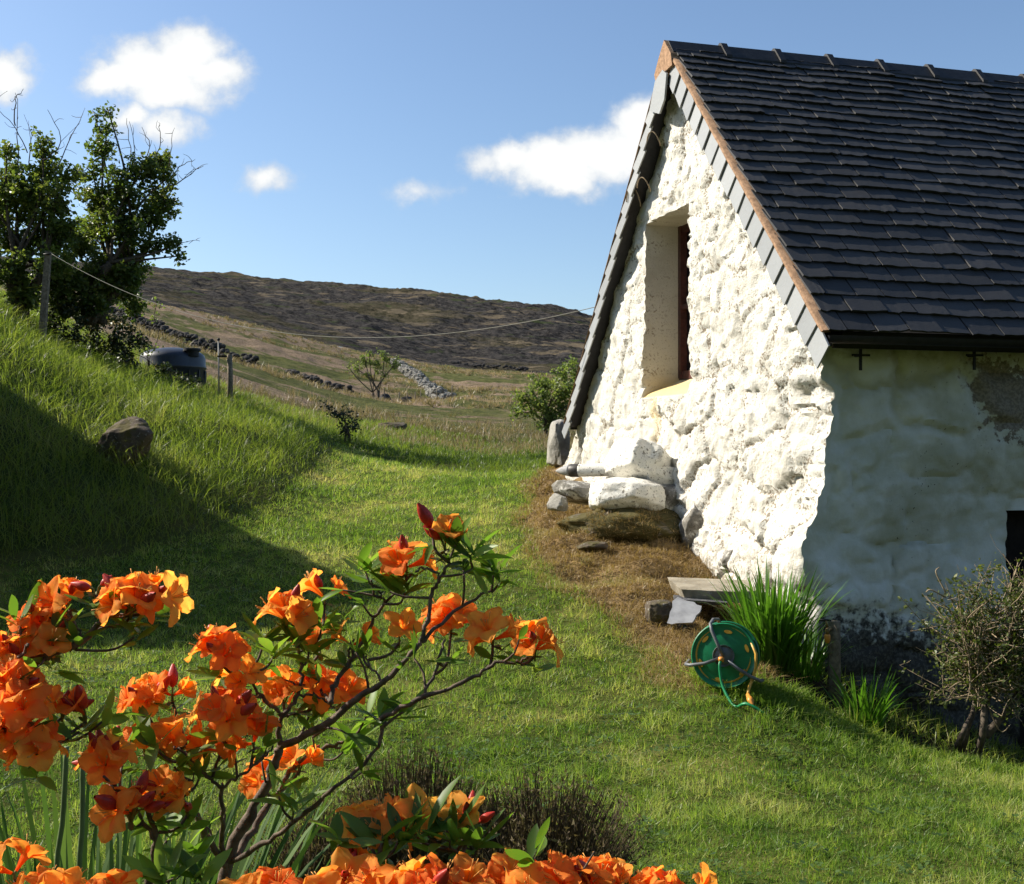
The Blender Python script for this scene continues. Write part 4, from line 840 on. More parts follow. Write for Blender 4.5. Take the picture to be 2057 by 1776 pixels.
tree('hawthorn_tree', BA, 23, [(218, 222, 13), (212, 262, 20), (195, 235, 12), (205, 300, 32), (185, 345, 30), (320, 325, 34), (290, 345, 40), (250, 385, 52), (320, 395, 42), (185, 400, 50), (230, 450, 55), (295, 445, 45), (340, 360, 22), (345, 500, 24), (362, 514, 14), (310, 505, 26), (245, 515, 52), (180, 500, 50), (275, 560, 40), (235, 585, 36), (165, 570, 45), (325, 420, 26), (210, 550, 45), (150, 450, 50), (275, 480, 45), (200, 605, 48), (150, 615, 45), (258, 608, 34), (215, 570, 45), (120, 590, 40)],
     .085, 62, 'dark green hawthorn leaning right with bare twigs on its right side', 'tree', MT['haw_dark'], .13, 3, 'hawthorns on the bank', hub=P(200, 540, 23), bare=[[(240, 390), (275, 320), (262, 245)], [(265, 380), (300, 300), (275, 250)], [(330, 370), (345, 320), (352, 262)], [(340, 350), (365, 330), (398, 325)], [(330, 400), (355, 370), (395, 335)], [(345, 385), (370, 360), (410, 330)], [(250, 370), (255, 300), (240, 225)], [(300, 350), (320, 290), (318, 250)], [(340, 500), (370, 490), (390, 475)]])
tree('hawthorn_tree', BB, 22, [(15, 310, 22), (8, 345, 38), (45, 380, 45), (85, 340, 38), (86, 285, 18), (90, 310, 20), (20, 400, 55), (65, 420, 55), (115, 405, 45), (20, 480, 60), (80, 480, 60), (125, 470, 45), (30, 550, 55), (90, 560, 55), (-30, 420, 70), (-60, 520, 80), (-40, 350, 40), (130, 540, 45), (60, 600, 40), (130, 360, 30)],
     .085, 58, 'paler green hawthorn cut by the left edge behind the line post', 'tree', MT['haw_light'], .13, 5, 'hawthorns on the bank', hub=P(50, 540, 22), bare=[[(40, 340), (42, 270), (45, 195)], [(45, 300), (25, 250), (5, 225)], [(42, 260), (50, 215), (55, 185)], [(100, 330), (125, 280), (120, 240)], [(115, 350), (145, 280), (172, 230)], [(60, 350), (62, 290), (60, 250)]])
tree('field_tree', gp(758, 128), 128, [(735, 728, 17), (772, 718, 18), (716, 740, 13), (790, 735, 15), (755, 735, 18), (742, 715, 11), (700, 738, 8), (795, 725, 9), (775, 755, 10), (738, 755, 10)], .20, 150, 'lone sparse thorn tree in the field beside the stone wall', 'tree', MT['willow'], .22, 7, depth=1, twn=14, stems=3, hub=P(761, 785, 128), tw=.045)
tree('willow_bush', gp(1095, 42), 42, [(1055, 800, 28), (1095, 775, 34), (1130, 785, 38), (1085, 815, 38), (1125, 830, 38), (1045, 828, 24), (1130, 752, 22), (1170, 800, 40), (1160, 750, 30), (1100, 845, 30)], .12, 60, 'light green bushy willow beside the far end of the gable', 'bush', MT['willow'], .10, 9, hub=P(1100, 845, 42), tw=.012)
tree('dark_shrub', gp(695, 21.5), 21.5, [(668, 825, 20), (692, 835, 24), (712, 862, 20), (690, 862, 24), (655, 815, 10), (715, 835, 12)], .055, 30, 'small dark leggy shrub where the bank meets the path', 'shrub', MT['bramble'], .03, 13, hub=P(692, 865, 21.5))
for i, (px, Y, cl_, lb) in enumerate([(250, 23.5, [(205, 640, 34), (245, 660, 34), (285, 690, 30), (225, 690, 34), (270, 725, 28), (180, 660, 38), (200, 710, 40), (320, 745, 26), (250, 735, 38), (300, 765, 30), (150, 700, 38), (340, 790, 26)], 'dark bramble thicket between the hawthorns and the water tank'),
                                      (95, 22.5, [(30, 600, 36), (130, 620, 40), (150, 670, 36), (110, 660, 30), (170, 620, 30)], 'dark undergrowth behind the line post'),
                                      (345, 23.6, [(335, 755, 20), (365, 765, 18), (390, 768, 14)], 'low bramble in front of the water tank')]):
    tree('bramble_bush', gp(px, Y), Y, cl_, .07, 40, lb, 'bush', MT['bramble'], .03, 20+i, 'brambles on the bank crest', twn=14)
tree('yellow_green_bush', gp(300, 24.5), 24.5, [(285, 690, 22), (300, 700, 24), (312, 610, 14), (310, 640, 10)], .06, 30, 'young yellow green bush rising left of the water tank', 'bush', MT['willow'], .02, 41, twn=10)
# twiggy shrub in front of the long wall
def twiggy():
    rg = np.random.default_rng(77); Y = 7.6; b = gp(1945, Y); o = empty('twiggy_shrub', b, 'half bare twiggy shrub with a forked trunk in front of the shaded wall', 'shrub'); tk = MB(); tw = MB(); lf = MB()
    hubs = []
    for q in ([(1925, 1525), (1945, 1460), (1962, 1400), (1950, 1330), (1940, 1260)], [(1960, 1530), (1975, 1470), (1978, 1410), (1985, 1340), (2000, 1250)], [(1915, 1520), (1935, 1470), (1955, 1430)], [(1975, 1420), (2010, 1340), (2050, 1230)], [(1978, 1480), (2040, 1400), (2110, 1240)]):
        pp = bez([P(a, c_, Y+rg.normal(0, .07)) for a, c_ in q], 14); tk.tube(pp, np.linspace(.028, .010, 14)*(1+.12*rg.normal(size=14)), 7); hubs.append(pp)
    for _ in range(330):
        h_ = hubs[rg.choice([0, 1, 3, 4])]; st = h_[rg.integers(7, 14)]+rg.normal(0, .05, 3); d = rg.normal(size=3)*[1, .8, .7]+[-.1, 0, .55]; d /= np.linalg.norm(d); ln = rg.uniform(.12, .46)
        pp = bez([st, st+d*ln*.5+rg.normal(0, .03, 3), st+d*ln+rg.normal(0, .05, 3)+[0, 0, .04]], 8); tw.tube(pp, np.linspace(.0050, .0020, 8), 4, cap=False)
        for _ in range(rg.integers(1, 4)):
            i = rg.integers(3, 8); e = pp[i]+rg.normal(0, .06, 3)+[0, 0, .03]; tw.tube([pp[i], (pp[i]+e)/2+rg.normal(0, .008, 3), e], [.002, .0016, .0012], 3, cap=False)
        n = rg.integers(8, 30); lp = pp[rg.integers(3, 8, n)]+rg.normal(0, .028, (n, 3)); leaves(lf, lp, .028, rg, rg.random(n))
    for q in ([(1900, 1190), (1880, 1150), (1888, 1140)], [(1900, 1200), (1870, 1185), (1860, 1190)], [(2030, 1180), (2040, 1150), (2045, 1130)], [(1985, 1420), (2010, 1470), (2030, 1455)], [(1960, 1380), (1930, 1370), (1905, 1385)]):
        tw.tube(bez([P(a, c_, Y-.1) for a, c_ in q], 8), np.linspace(.006, .003, 8), 5)
    tk.build('trunk', MT['bark'], o); tw.build('twigs', MT['twig'], o); lf.build('foliage', MT['shrub_leaf'], o, smooth=False)
twiggy()
def tuft(name, base, n, h, wd, spread, label, m, seed, lean=.25, droop=.55):
    rg = np.random.default_rng(seed); mb = MB()
    for i in range(n):
        a = rg.uniform(0, 2*math.pi); r = spread*math.sqrt(rg.random())*.45; b = np.asarray(base)+[r*math.cos(a), r*math.sin(a), 0]; hh = h*rg.uniform(.55, 1.08); out_ = np.array([math.cos(a+rg.normal(0, .5)), math.sin(a+rg.normal(0, .5)), 0])
        le = abs(rg.normal(0, lean))+r/spread*.4; dr = droop*abs(rg.normal(.3, .5)); k = 8; u = np.linspace(0, 1, k); c_ = b+np.outer(hh*(le*u+dr*u**3*.5), out_); c_[:, 2] += hh*(u-.25*le*u*u-dr*.35*u**4)
        sd = np.cross(out_, [0, 0, 1])*math.cos(rg.uniform(0, 3))+out_*.6*math.sin(rg.uniform(-1, 1)); sd /= np.linalg.norm(sd)+1e-9; w_ = wd*rg.uniform(.7, 1.2)*np.minimum(1, (1-u)*3)**.7*.5+.0004
        V = np.stack([c_-np.outer(w_, sd), c_+np.outer(w_, sd)], 1).reshape(-1, 3); j = np.arange(k-1)*2; mb.add(V, np.stack([j, j+1, j+3, j+2], 1), rnd=rg.random())
    o = mb.build(name, m, local='base'); return tag(o, label, 'plant')
tuft('montbretia_clump', gp(1552, 8.15)-[0, 0, .03], 420, .80, .015, .30, 'big fresh green strap-leaved clump behind the hose reel', MT['strap'], 5, .18, .45)
tuft('montbretia_clump', gp(1737, 7.7)-[0, 0, .03], 85, .50, .014, .22, 'small strap-leaved clump in the shaded bed right of the tap post', MT['strap'], 6, .30)
tuft('montbretia_clump', gp(1610, 8.3)-[0, 0, .03], 120, .5, .014, .3, 'low dark strap leaves between the hose reel and the tap post', MT['strap'], 8, .4)
o_ = tuft('iris_leaves', gp(175, 3.1), 230, 1.0, .017, .85, 'stiff strap leaves rising at the bottom left under the azaleas', MT['iris'], 7, .22, .25)
for a, b, lb in (((112, 1790), (134, 1500), 'smooth round green stem leaning right, left of its twin at the left edge'), ((158, 1790), (166, 1530), 'smooth upright green stem, right of its leaning twin at the left edge')):
    m_ = MB(); m_.tube(bez([gp(a[0], 2.9), P(*a, 2.9), P((a[0]+b[0])/2+3, (a[1]+b[1])/2, 2.9), P(*b, 2.9)], 12), .0068, 7); tag(m_.build('flower_stem', MT['iris_stem'] if 'iris_stem' in MT else MT.setdefault('iris_stem', simple('green stem', (.11, .15, .055), .5, .3, .2, 20)), local='base'), lb, 'stem')
for i, (px, Y, h, wv, n, lb) in enumerate([(828, 4.5, .68, .24, 1100, 'tallest brown heather clump at the lawn edge, right of the azalea stems'), (1085, 4.45, .52, .34, 1200, 'wide brown heather clump above the lower azalea flowers'), (660, 4.4, .50, .26, 800, 'low heather clump behind the azalea base'), (960, 4.6, .46, .22, 700, 'heather clump between the tallest and the widest clumps')]):
    rg = np.random.default_rng(60+i); b = gp(px, Y); mb = MB()
    for _ in range(n):
        a = rg.uniform(0, 6.28); r = wv*math.sqrt(rg.random()); q = b+[r*math.cos(a)*.45, r*math.sin(a)*.45, -.02]; hh = h*rg.uniform(.5, 1.0)*(1-.35*(r/wv)**2); d = np.array([math.cos(a)*r*.75, math.sin(a)*r*.75, hh]); pp = bez([q, q+d*.5+rg.normal(0, .012, 3), q+d+rg.normal(0, .02, 3)], 6)
        mb.tube(pp, np.linspace(.0030, .0012, 6), 3, cap=False, rnd=rg.random())
        m = 10; lp = pp[rg.integers(2, 6, m)]+rg.normal(0, .006, (m, 3)); 
        V = np.stack([lp, lp+rg.normal(0, .008, (m, 3))+[0, 0, .014], lp+rg.normal(0, .004, (m, 3))+[.003, 0, .002]], 1).reshape(-1, 3); mb.add(V, (np.arange(m)*3)[:, None]+[[0, 1, 2]], rnd=np.repeat(rg.random(m), 3))
    tag(mb.build('heather_bush', MT['heather'], local='base', smooth=False), lb, 'heather', 'heather along the lawn edge')
# ------------------------------------------------------------------ things on the bank and in the field
pb = gp(83, 20)-[0, 0, .1]; pt_ = P(97, 506, 20); lp = empty('clothes_post', pb, 'leaning wooden clothes post on the grassy bank', 'post')
u = pt_-pb; Rp = np.array([[1, 0, u[0]/u[2]], [0, 1, u[1]/u[2]], [0, 0, 1]]); mb = MB(); V = []
for z_ in (0, 1):
    for a, b in ((-.055, -.05), (.055, -.05), (.055, .05), (-.055, .05)): V.append(pb+u*z_+np.array([a, b, 0])*(1-.15*z_))
mb.add(np.array(V), [(0, 1, 5, 4), (1, 2, 6, 5), (2, 3, 7, 6), (3, 0, 4, 7), (4, 5, 6, 7)]); mb.build('post', MT['wood'], lp, smooth=False)
mb = MB(); mb.tube([pt_+[-.06, -.06, -.05], pt_+[.07, -.06, -.05]], .012, 6); mb.build('cleat', MT['black_metal'], lp)
tw_ = t_of_px(1222, 0); pe = W(tw_, -.02, z_at(611, tw_, 0)); uu = np.linspace(0, 1, 60); LP = pt_+np.outer(uu, pe-pt_); LP[:, 2] -= 4*.86*uu*(1-uu)
mb = MB(); mb.tube(LP, .0048, 5); MT['line'] = simple('pale cord', (.24, .23, .19), .7, .2, .2, 20)
tag(mb.build('clothes_line', MT['line'], local='base'), 'thin pale clothes line sagging from the post to the gable', 'clothes line')
MT['tank'] = simple('blue black plastic', (.020, .026, .042), .42, .5, .3, 8, bump=.1); tkb = P(347, 770, 27); tkb[2] = GZ(347, 27)-.3; ttop = P(347, 698, 27)[2]
tank = empty('water_tank', tkb, 'dark blue plastic water tank half hidden behind the bank', 'water tank'); hT = ttop-tkb[2]
prof = [(0, .70), (hT-.52, .755), (hT-.50, .775), (hT-.46, .775), (hT-.42, .755), (hT-.26, .75), (hT-.18, .72), (hT-.11, .62), (hT-.05, .42), (hT-.015, .2), (hT, .02)]
mb = MB(); mb.tube([tkb+[0, 0, z_] for z_, r in prof], [r for z_, r in prof], 40)
for k in range(16): a = k*math.pi/8; mb.tube([tkb+[.745*math.cos(a), .745*math.sin(a), .1], tkb+[.765*math.cos(a), .765*math.sin(a), hT-.55]], .018, 6)
mb.build('body', MT['tank'], tank, sharp=60)
mb = MB(); lc = tkb+[.56, -.38, hT-.24]; mb.tube([lc, lc+[0, 0, .12], lc+[0, 0, .125], lc+[0, 0, .18], lc+[0, 0, .19]], [.16, .16, .20, .20, .17], 24); mb.build('lid', MT['black_metal'], tank, sharp=40)
fp = gp(462, 24.5); o = empty('fence_post', fp, 'short weathered post beside a thin pole near the water tank', 'post'); mb = MB(); q = P(461, 712, 24.5); mb.tube([fp-[0, 0, .1], (fp+q)/2+[.01, 0, 0], q], [.062, .058, .055], 9); mb.build('post', MT['wood'], o)
mb = MB(); q2 = P(450, 716, 24.5); mb.box(q2, (.27, .04, .035)); mb.build('arm', MT['black_metal'], o, smooth=False)
fp = gp(440, 24.5); o = empty('thin_pole', fp, 'thin grey pole with a small sensor on top beside the short post', 'pole'); mb = MB(); q = P(439, 684, 24.5); mb.tube([fp-[0, 0, .1], q], .016, 7); mb.build('pole', MT['grey_plastic'], o); mb = MB(); mb.tube([q, q+[0, 0, .03], q+[0, 0, .05]], [.03, .035, .02], 8); mb.build('sensor', MT['black_metal'], o)
def stone_wall(path, h, th, m, label, seed, size=.34):
    rg = np.random.default_rng(seed); pp = np.array([gp(a, b) for a, b in path]); mb = MB(); VV, FF = ICO[2]
    for a, b in zip(pp[:-1], pp[1:]):
        L_ = np.linalg.norm((b-a)[:2]); n = int(L_*h/size/size*1.5)
        for _ in range(n):
            u = rg.random(); hu = h*(.80+.25*vn2(np.array(u*L_*.35), np.array(seed*3.1))); z_ = rg.random()**.8*hu; c_ = a+(b-a)*u; zg = H([c_[0]], [c_[1]], False)[0]; pr = np.array([-(b-a)[1], (b-a)[0]])/L_; off = (rg.choice([-1, 1])*th*.5*(1-.35*z_/h) if z_ < hu-.25 else rg.uniform(-.3, .3)*th)
            s_ = size*rg.uniform(.55, 1.1, 3)*[.75, .75, .52]; v = VV*(1-.5)+VV/np.abs(VV).max(1)[:, None]*.45; v = v*(1+rg.normal(0, .07, (len(v), 1)))*s_; an = rg.uniform(0, 3.1); ca, sa = math.cos(an), math.sin(an); v = v@np.array([[ca, sa, 0], [-sa, ca, 0], [0, 0, 1]])
            mb.add(v+[c_[0]+pr[0]*off, c_[1]+pr[1]*off, zg+z_], FF)
    return tag(mb.build('dry_stone_wall', m, local='base', smooth=False), label, 'stone wall')
stone_wall([(195, 150), (300, 137), (400, 128), (522, 121)], 1.45, .9, MT['stone_dark'], 'long dark dry stone wall running down the field behind the water tank', 1, .48)
stone_wall([(578, 118), (640, 114), (702, 110)], 1.1, .9, MT['stone_dark'], 'short dark stretch of dry stone wall past a gap', 2, .45)
stone_wall([(790, 215), (830, 180), (862, 150), (902, 122)], 1.3, 1.5, MT['stone_light'], 'pale lichened dry stone wall climbing beside the lone tree', 3, .55)
stone_wall([(905, 288), (1000, 284), (1060, 280)], 1.0, .9, MT['stone_dark'], 'far dark wall along the foot of the hill', 4, .6)
for i, (px, lb) in enumerate(((775, 'dark stone heap right of the lone tree trunk'), (816, 'dark stone heap between the lone tree and the pale wall'))):
    q = gp(px, 127); boulder('boulder', q+[0, 0, .3], (.8, .8, .75), MT['stone_dark'], lb, seed=50+i, sub=3)
for i, (px, Y) in enumerate([(757, 131), (772, 132), (802, 118), (818, 117), (846, 116), (834, 117), (879, 114), (908, 113)]):
    fp = gp(px, Y); mb = MB(); q = fp+[rng.normal(0, .06), 0, 1.15]; mb.tube([fp-[0, 0, .2], (fp+q)/2, q], [.075, .07, .065], 6); tag(mb.build('field_fence_post', MT['wood'], local='base'), 'grey wooden post of the broken fence below the lone tree', 'fence post', 'posts of the field fence')
# ------------------------------------------------------------------ azaleas
def petal_mat():
    m, t = mat('azalea petal'); u = attr(t, 'pu'); v = attr(t, 'pv'); b = attr(t, 'blotch'); oi = N(t, 'ShaderNodeObjectInfo').outputs['Random']; n = noise(t, objc(t), 90, 4)
    c1 = mix(t, smooth(t, u, .15, .95), (.98, .24, .02), (1.0, .44, .08)); c1 = mix(t, M(t, 'MULTIPLY', b, .8), c1, (.97, .52, .04))
    c1 = mix(t, M(t, 'MULTIPLY', smooth(t, M(t, 'ABSOLUTE', v), .55, 1.0), .30), c1, (.90, .18, .03)); c1 = mix(t, M(t, 'MULTIPLY', smooth(t, oi, .5, 1.0), .5), c1, (.95, .12, .03)); c1 = mix(t, M(t, 'MULTIPLY', smooth(t, n, .45, .75), .25), c1, (.88, .17, .02))
    c1 = mix(t, M(t, 'MULTIPLY', smooth(t, oi, .42, .0), .6), c1, (1.0, .55, .11)); c1 = mix(t, M(t, 'MULTIPLY', smooth(t, noise(t, VM(t, 'MULTIPLY', objc(t), (1, 1, .3)), 420, 2), .55, .7), .22), c1, (.9, .13, .02))
    p = principled(t, c1, .7, .12, 0, noise(t, objc(t), 160, 3), .2, .001); tr = N(t, 'ShaderNodeBsdfTranslucent', inp={0: mix(t, 1.0, c1, (1.05, 1.05, .8, 1), 'MULTIPLY')}).outputs[0]
    ms = N(t, 'ShaderNodeMixShader', inp={0: .64}); t.links.new(p, ms.inputs[1]); t.links.new(tr, ms.inputs[2]); out(t, ms.outputs[0]); return m
MT['petal'] = petal_mat()
MT['bud'] = simple('red azalea bud', (.50, .040, .016), .45, .35, .35, 60, bump=.1, col2=(.30, .015, .012)); MT['stamen'] = simple('stamen', (.75, .33, .06), .5, .3, .2, 40)
MT['pedicel'] = simple('green pedicel', (.16, .17, .045), .6, .2, .3, 40)
def floret(seed, opened):
    rg = np.random.default_rng(seed); mb = MB(); nu, nv = 12, 9
    for k in range(5):
        th = k*2*math.pi/5+rg.normal(0, .06); u = np.linspace(0, 1, nu); op = opened*rg.uniform(.85, 1.12)
        tube = np.minimum(u/.42, 1); lb = np.clip((u-.42)/.58, 0, 1)
        r = .0016+.0042*tube**1.5+lb*(.0225*op)+.004*lb**2*op; z = .0225*tube+lb*(.0165-.004*op)-(.010*op)*lb**2.2
        hw = np.where(u < .42, r*math.tan(math.pi/5)*1.04, .0044+.0086*np.sin(np.clip(lb, 0, 1)**.75*math.pi*.86)**.8*rg.uniform(.88, 1.1)); hw = np.where(u > .80, hw*.86, hw); hw = np.where(u > .93, hw*.62, hw); hw[-1] *= .3
        v = np.linspace(-1, 1, nv); U, Vv = np.meshgrid(u, v, indexing='ij'); HWm = np.repeat(hw[:, None], nv, 1); lbm = np.repeat(lb[:, None], nv, 1)
        ph = rg.uniform(0, 6.28); ruf = .0030*lbm*np.sin(Vv*4.5+ph+U*5)*np.abs(Vv)+.0016*lbm*np.sin(U*17+ph*2)*np.abs(Vv)**2+.0007*lbm*rg.normal(size=U.shape)
        rr = r[:, None]-(.35*HWm*Vv**2)*(1-lbm)*.3-.12*HWm*Vv**2; tt = HWm*Vv; zz = z[:, None]+ruf+.0022*lbm*Vv**2*(1 if k % 2 else -.4)+.0006*k*lbm
        x = rr*math.cos(th)-tt*math.sin(th); y = rr*math.sin(th)+tt*math.cos(th); V = np.stack([x, y, zz], -1).reshape(-1, 3); i = np.arange(nu-1)[:, None]*nv; j = np.arange(nv-1)[None]; q = np.stack([i+j, i+j+1, i+nv+j+1, i+nv+j], -1).reshape(-1, 4)
        mb.add(V, q, 0, pu=U.ravel(), pv=Vv.ravel(), blotch=(np.clip(1-np.abs(Vv)*1.3, 0, 1)*np.clip(1-np.abs(U-.55)*3.2, 0, 1)).ravel()*(1 if k == 0 else .25))
    for k in range(5):
        a = rg.uniform(0, 6.28); e = np.array([.008*math.cos(a)+.006, .008*math.sin(a), .040+rg.normal(0, .003)]); mb.tube(bez([[0, 0, .004], [.002*math.cos(a), .002*math.sin(a), .022], e], 6), [.00035]*5+[.0008], 4, mat=1, pu=.5, pv=0, blotch=0)
    return mb
FL = []
hold = []
for i in range(7):
    o = floret(100+i, [1.0, .9, 1.08, .75, .55, 1.0, .85][i]).build('blossom', [MT['petal'], MT['stamen']]); FL.append(o.data); hold.append(o)
def budmesh(L_, r, seed):
    rg = np.random.default_rng(seed); mb = MB(); z = np.linspace(0, 1, 10); pr = r*np.sin(np.clip(z, 0, 1)**.8*math.pi*.93)**.9*(1-.15*z)+.0012*(1-z); V = []; n = 15; a = np.arange(n)*2*math.pi/n
    for zi, ri in zip(z, pr): V.append(np.stack([ri*(1+.10*np.cos(5*a+zi*2))*np.cos(a), ri*(1+.10*np.cos(5*a+zi*2))*np.sin(a), np.full(n, zi*L_)], 1))
    V = np.concatenate(V); i = np.arange(9)[:, None]*n; j = np.arange(n)[None]; k = (j+1) % n; mb.add(V, np.stack([i+j, i+k, i+n+k, i+n+j], -1).reshape(-1, 4)); return mb
BD = []
for i, (l_, r) in enumerate(((.030, .0062), (.024, .0050), (.034, .0072))):
    o = budmesh(l_, r, i).build('bud', MT['bud']); BD.append(o.data); hold.append(o)
for o in hold: bpy.data.objects.remove(o)
def aleaf(mb, b, d, ln, wd, rg):
    d = np.asarray(d, float); d /= np.linalg.norm(d); s = np.cross(d, [0, 0, 1.]); s /= np.linalg.norm(s)+1e-9; up = np.cross(s, d); k = 7; u = np.linspace(0, 1, k); cv = rg.uniform(-.25, .35); fold = rg.uniform(.15, .5); ro = rg.normal(0, .5); s, up = s*math.cos(ro)+up*math.sin(ro), up*math.cos(ro)-s*math.sin(ro)
    c_ = b+np.outer(u*ln, d)-np.outer(cv*ln*u*u, up); w_ = wd*.5*np.sin(np.clip(u*.97+.03, 0, 1)**1.15*math.pi)**.9+.0004; V = np.stack([c_-np.outer(w_, s)+np.outer(w_*fold, up), c_, c_+np.outer(w_, s)+np.outer(w_*fold, up)], 1).reshape(-1, 3); j = np.arange(k-1)*3
    mb.add(V, np.concatenate([np.stack([j, j+1, j+4, j+3], 1), np.stack([j+1, j+2, j+5, j+4], 1)]), rnd=rg.random())
def azalea(base, branches, trusses, whorls, label, seed, Y0):
    rg = np.random.default_rng(seed); o = empty('azalea_shrub', base, label, 'azalea', 'orange azaleas'); br = MB(); lf = MB()
    for b in branches:
        pl, r0, r1 = b[0], b[1], b[2]; pp = bez([P(q[0], q[1], q[2] if len(q) > 2 else Y0) for q in pl], max(8, 5*len(pl))); rad = .82*np.linspace(r0, r1, len(pp))*(1+.10*rg.normal(size=len(pp))); pp = pp+rg.normal(0, .0012, pp.shape); br.tube(pp, np.maximum(rad, .0012), 8)
        for i in range(6, len(pp)-3, 7):
            if rg.random() < .7:
                d = rg.normal(size=3)*[1, .8, .6]+[0, 0, .7]; d /= np.linalg.norm(d); e = pp[i]+d*rg.uniform(.015, .05); br.tube(bez([pp[i], (pp[i]+e)/2+rg.normal(0, .004, 3), e], 5), np.linspace(.0016, .0011, 5), 4)
                if rg.random() < .6:
                    for _ in range(rg.integers(2, 5)): aleaf(lf, e, d+rg.normal(0, .6, 3), rg.uniform(.02, .045), rg.uniform(.006, .011), rg)
    NB = np.concatenate(br.V)
    def link(a, r):
        dd = NB-a; ds = np.linalg.norm(dd, axis=1)+np.maximum(dd[:, 2]+.015, 0)*2.5; b = NB[np.argmin(ds)]; L_ = np.linalg.norm(b-a)
        if L_ > .16: b = a+[rg.normal(0, .02), .03, -.12]; L_ = .12
        br.tube(bez([a, a+(b-a)*.35-[0, 0, .18*L_]+rg.normal(0, .06, 3)*L_, b], 8), np.linspace(r, r*1.35, 8), 6)
    for px, py, r, nf, nb, Y in trusses:
        c_ = P(px, py, Y); s = Y/F; rr = r*s; hub = c_+[0, .012, -rr*.55]; tm_ = MB(); ch = []; offs = rg.uniform(0, 6.28)
        dirs = []
        for k in range(nf):
            if nf == 1: d = np.array([rg.normal(0, .3), -.5, .7])
            else:
                t_ = (k+.5)/nf; el = math.asin(1-1.05*t_) if nf > 2 else .5; az_ = offs+k*2.4; d = np.array([math.cos(az_)*math.cos(el), math.sin(az_)*math.cos(el)*.75-.28, math.sin(el)+.12])+rg.normal(0, .12, 3)
            d /= np.linalg.norm(d); dirs.append(d); pos = hub+d*max(.003, rr*.80-.024)
            tm_.tube(bez([hub-[0, 0, .012], hub+d*.3*np.linalg.norm(pos-hub), pos], 6), np.linspace(.0011, .0013, 6), 5); ch.append((FL[rg.integers(len(FL))], pos, d, rg.uniform(.82, 1.12)*.84, 'blossom'))
        for k in range(nb):
            d = rg.normal(size=3)*[.7, .5, .3]+[0, -.25, .85]; d /= np.linalg.norm(d); pos = hub+d*rr*.55; tm_.tube(bez([hub-[0, 0, .012], (hub+pos)/2, pos], 5), .0011, 5); ch.append((BD[rg.integers(3)], pos, d, rg.uniform(.65, 1.0), 'bud'))
        for k in range(3): aleaf(tm_, hub-[0, 0, .008], rg.normal(size=3)*[1, 1, .3], .012, .006, rg)
        t_ = tm_.build('flower_truss', MT['pedicel'], o)
        for me, pos, d, sc_, nm in ch:
            c2 = bpy.data.objects.new(nm, me); COL.objects.link(c2); c2.parent = t_; c2.location = pos-np.array(world_loc(t_)); qd = Vector(d).to_track_quat('Z', 'Y'); c2.rotation_mode = 'QUATERNION'; c2.rotation_quaternion = qd @ Matrix.Rotation(rg.uniform(0, 6.28), 3, 'Z').to_quaternion(); c2.scale = (sc_,)*3
        for k in range(rg.integers(2, 6)):
            a = rg.uniform(0, 6.28); aleaf(lf, hub-[0, 0, .016+.01*rg.random()], [math.cos(a), math.sin(a), rg.uniform(-.2, .7)], rg.uniform(.028, .045), rg.uniform(.007, .011), rg)
        link(hub-[0, 0, .006], .0016)
    for px, py, n, sz, Y in whorls:
        c_ = P(px, py, Y)
        link(c_, .0013)
        for k in range(n): a = rg.uniform(0, 6.28); aleaf(lf, c_+rg.normal(0, .004, 3), [math.cos(a), .7*math.sin(a), rg.uniform(-.1, 1.3)], sz*rg.uniform(.7, 1.15), sz*rg.uniform(.22, .30), rg)
    br.build('branches', MT['azbark'], o); lf.build('foliage', MT['azleaf'], o); return o
Ya = 1.36
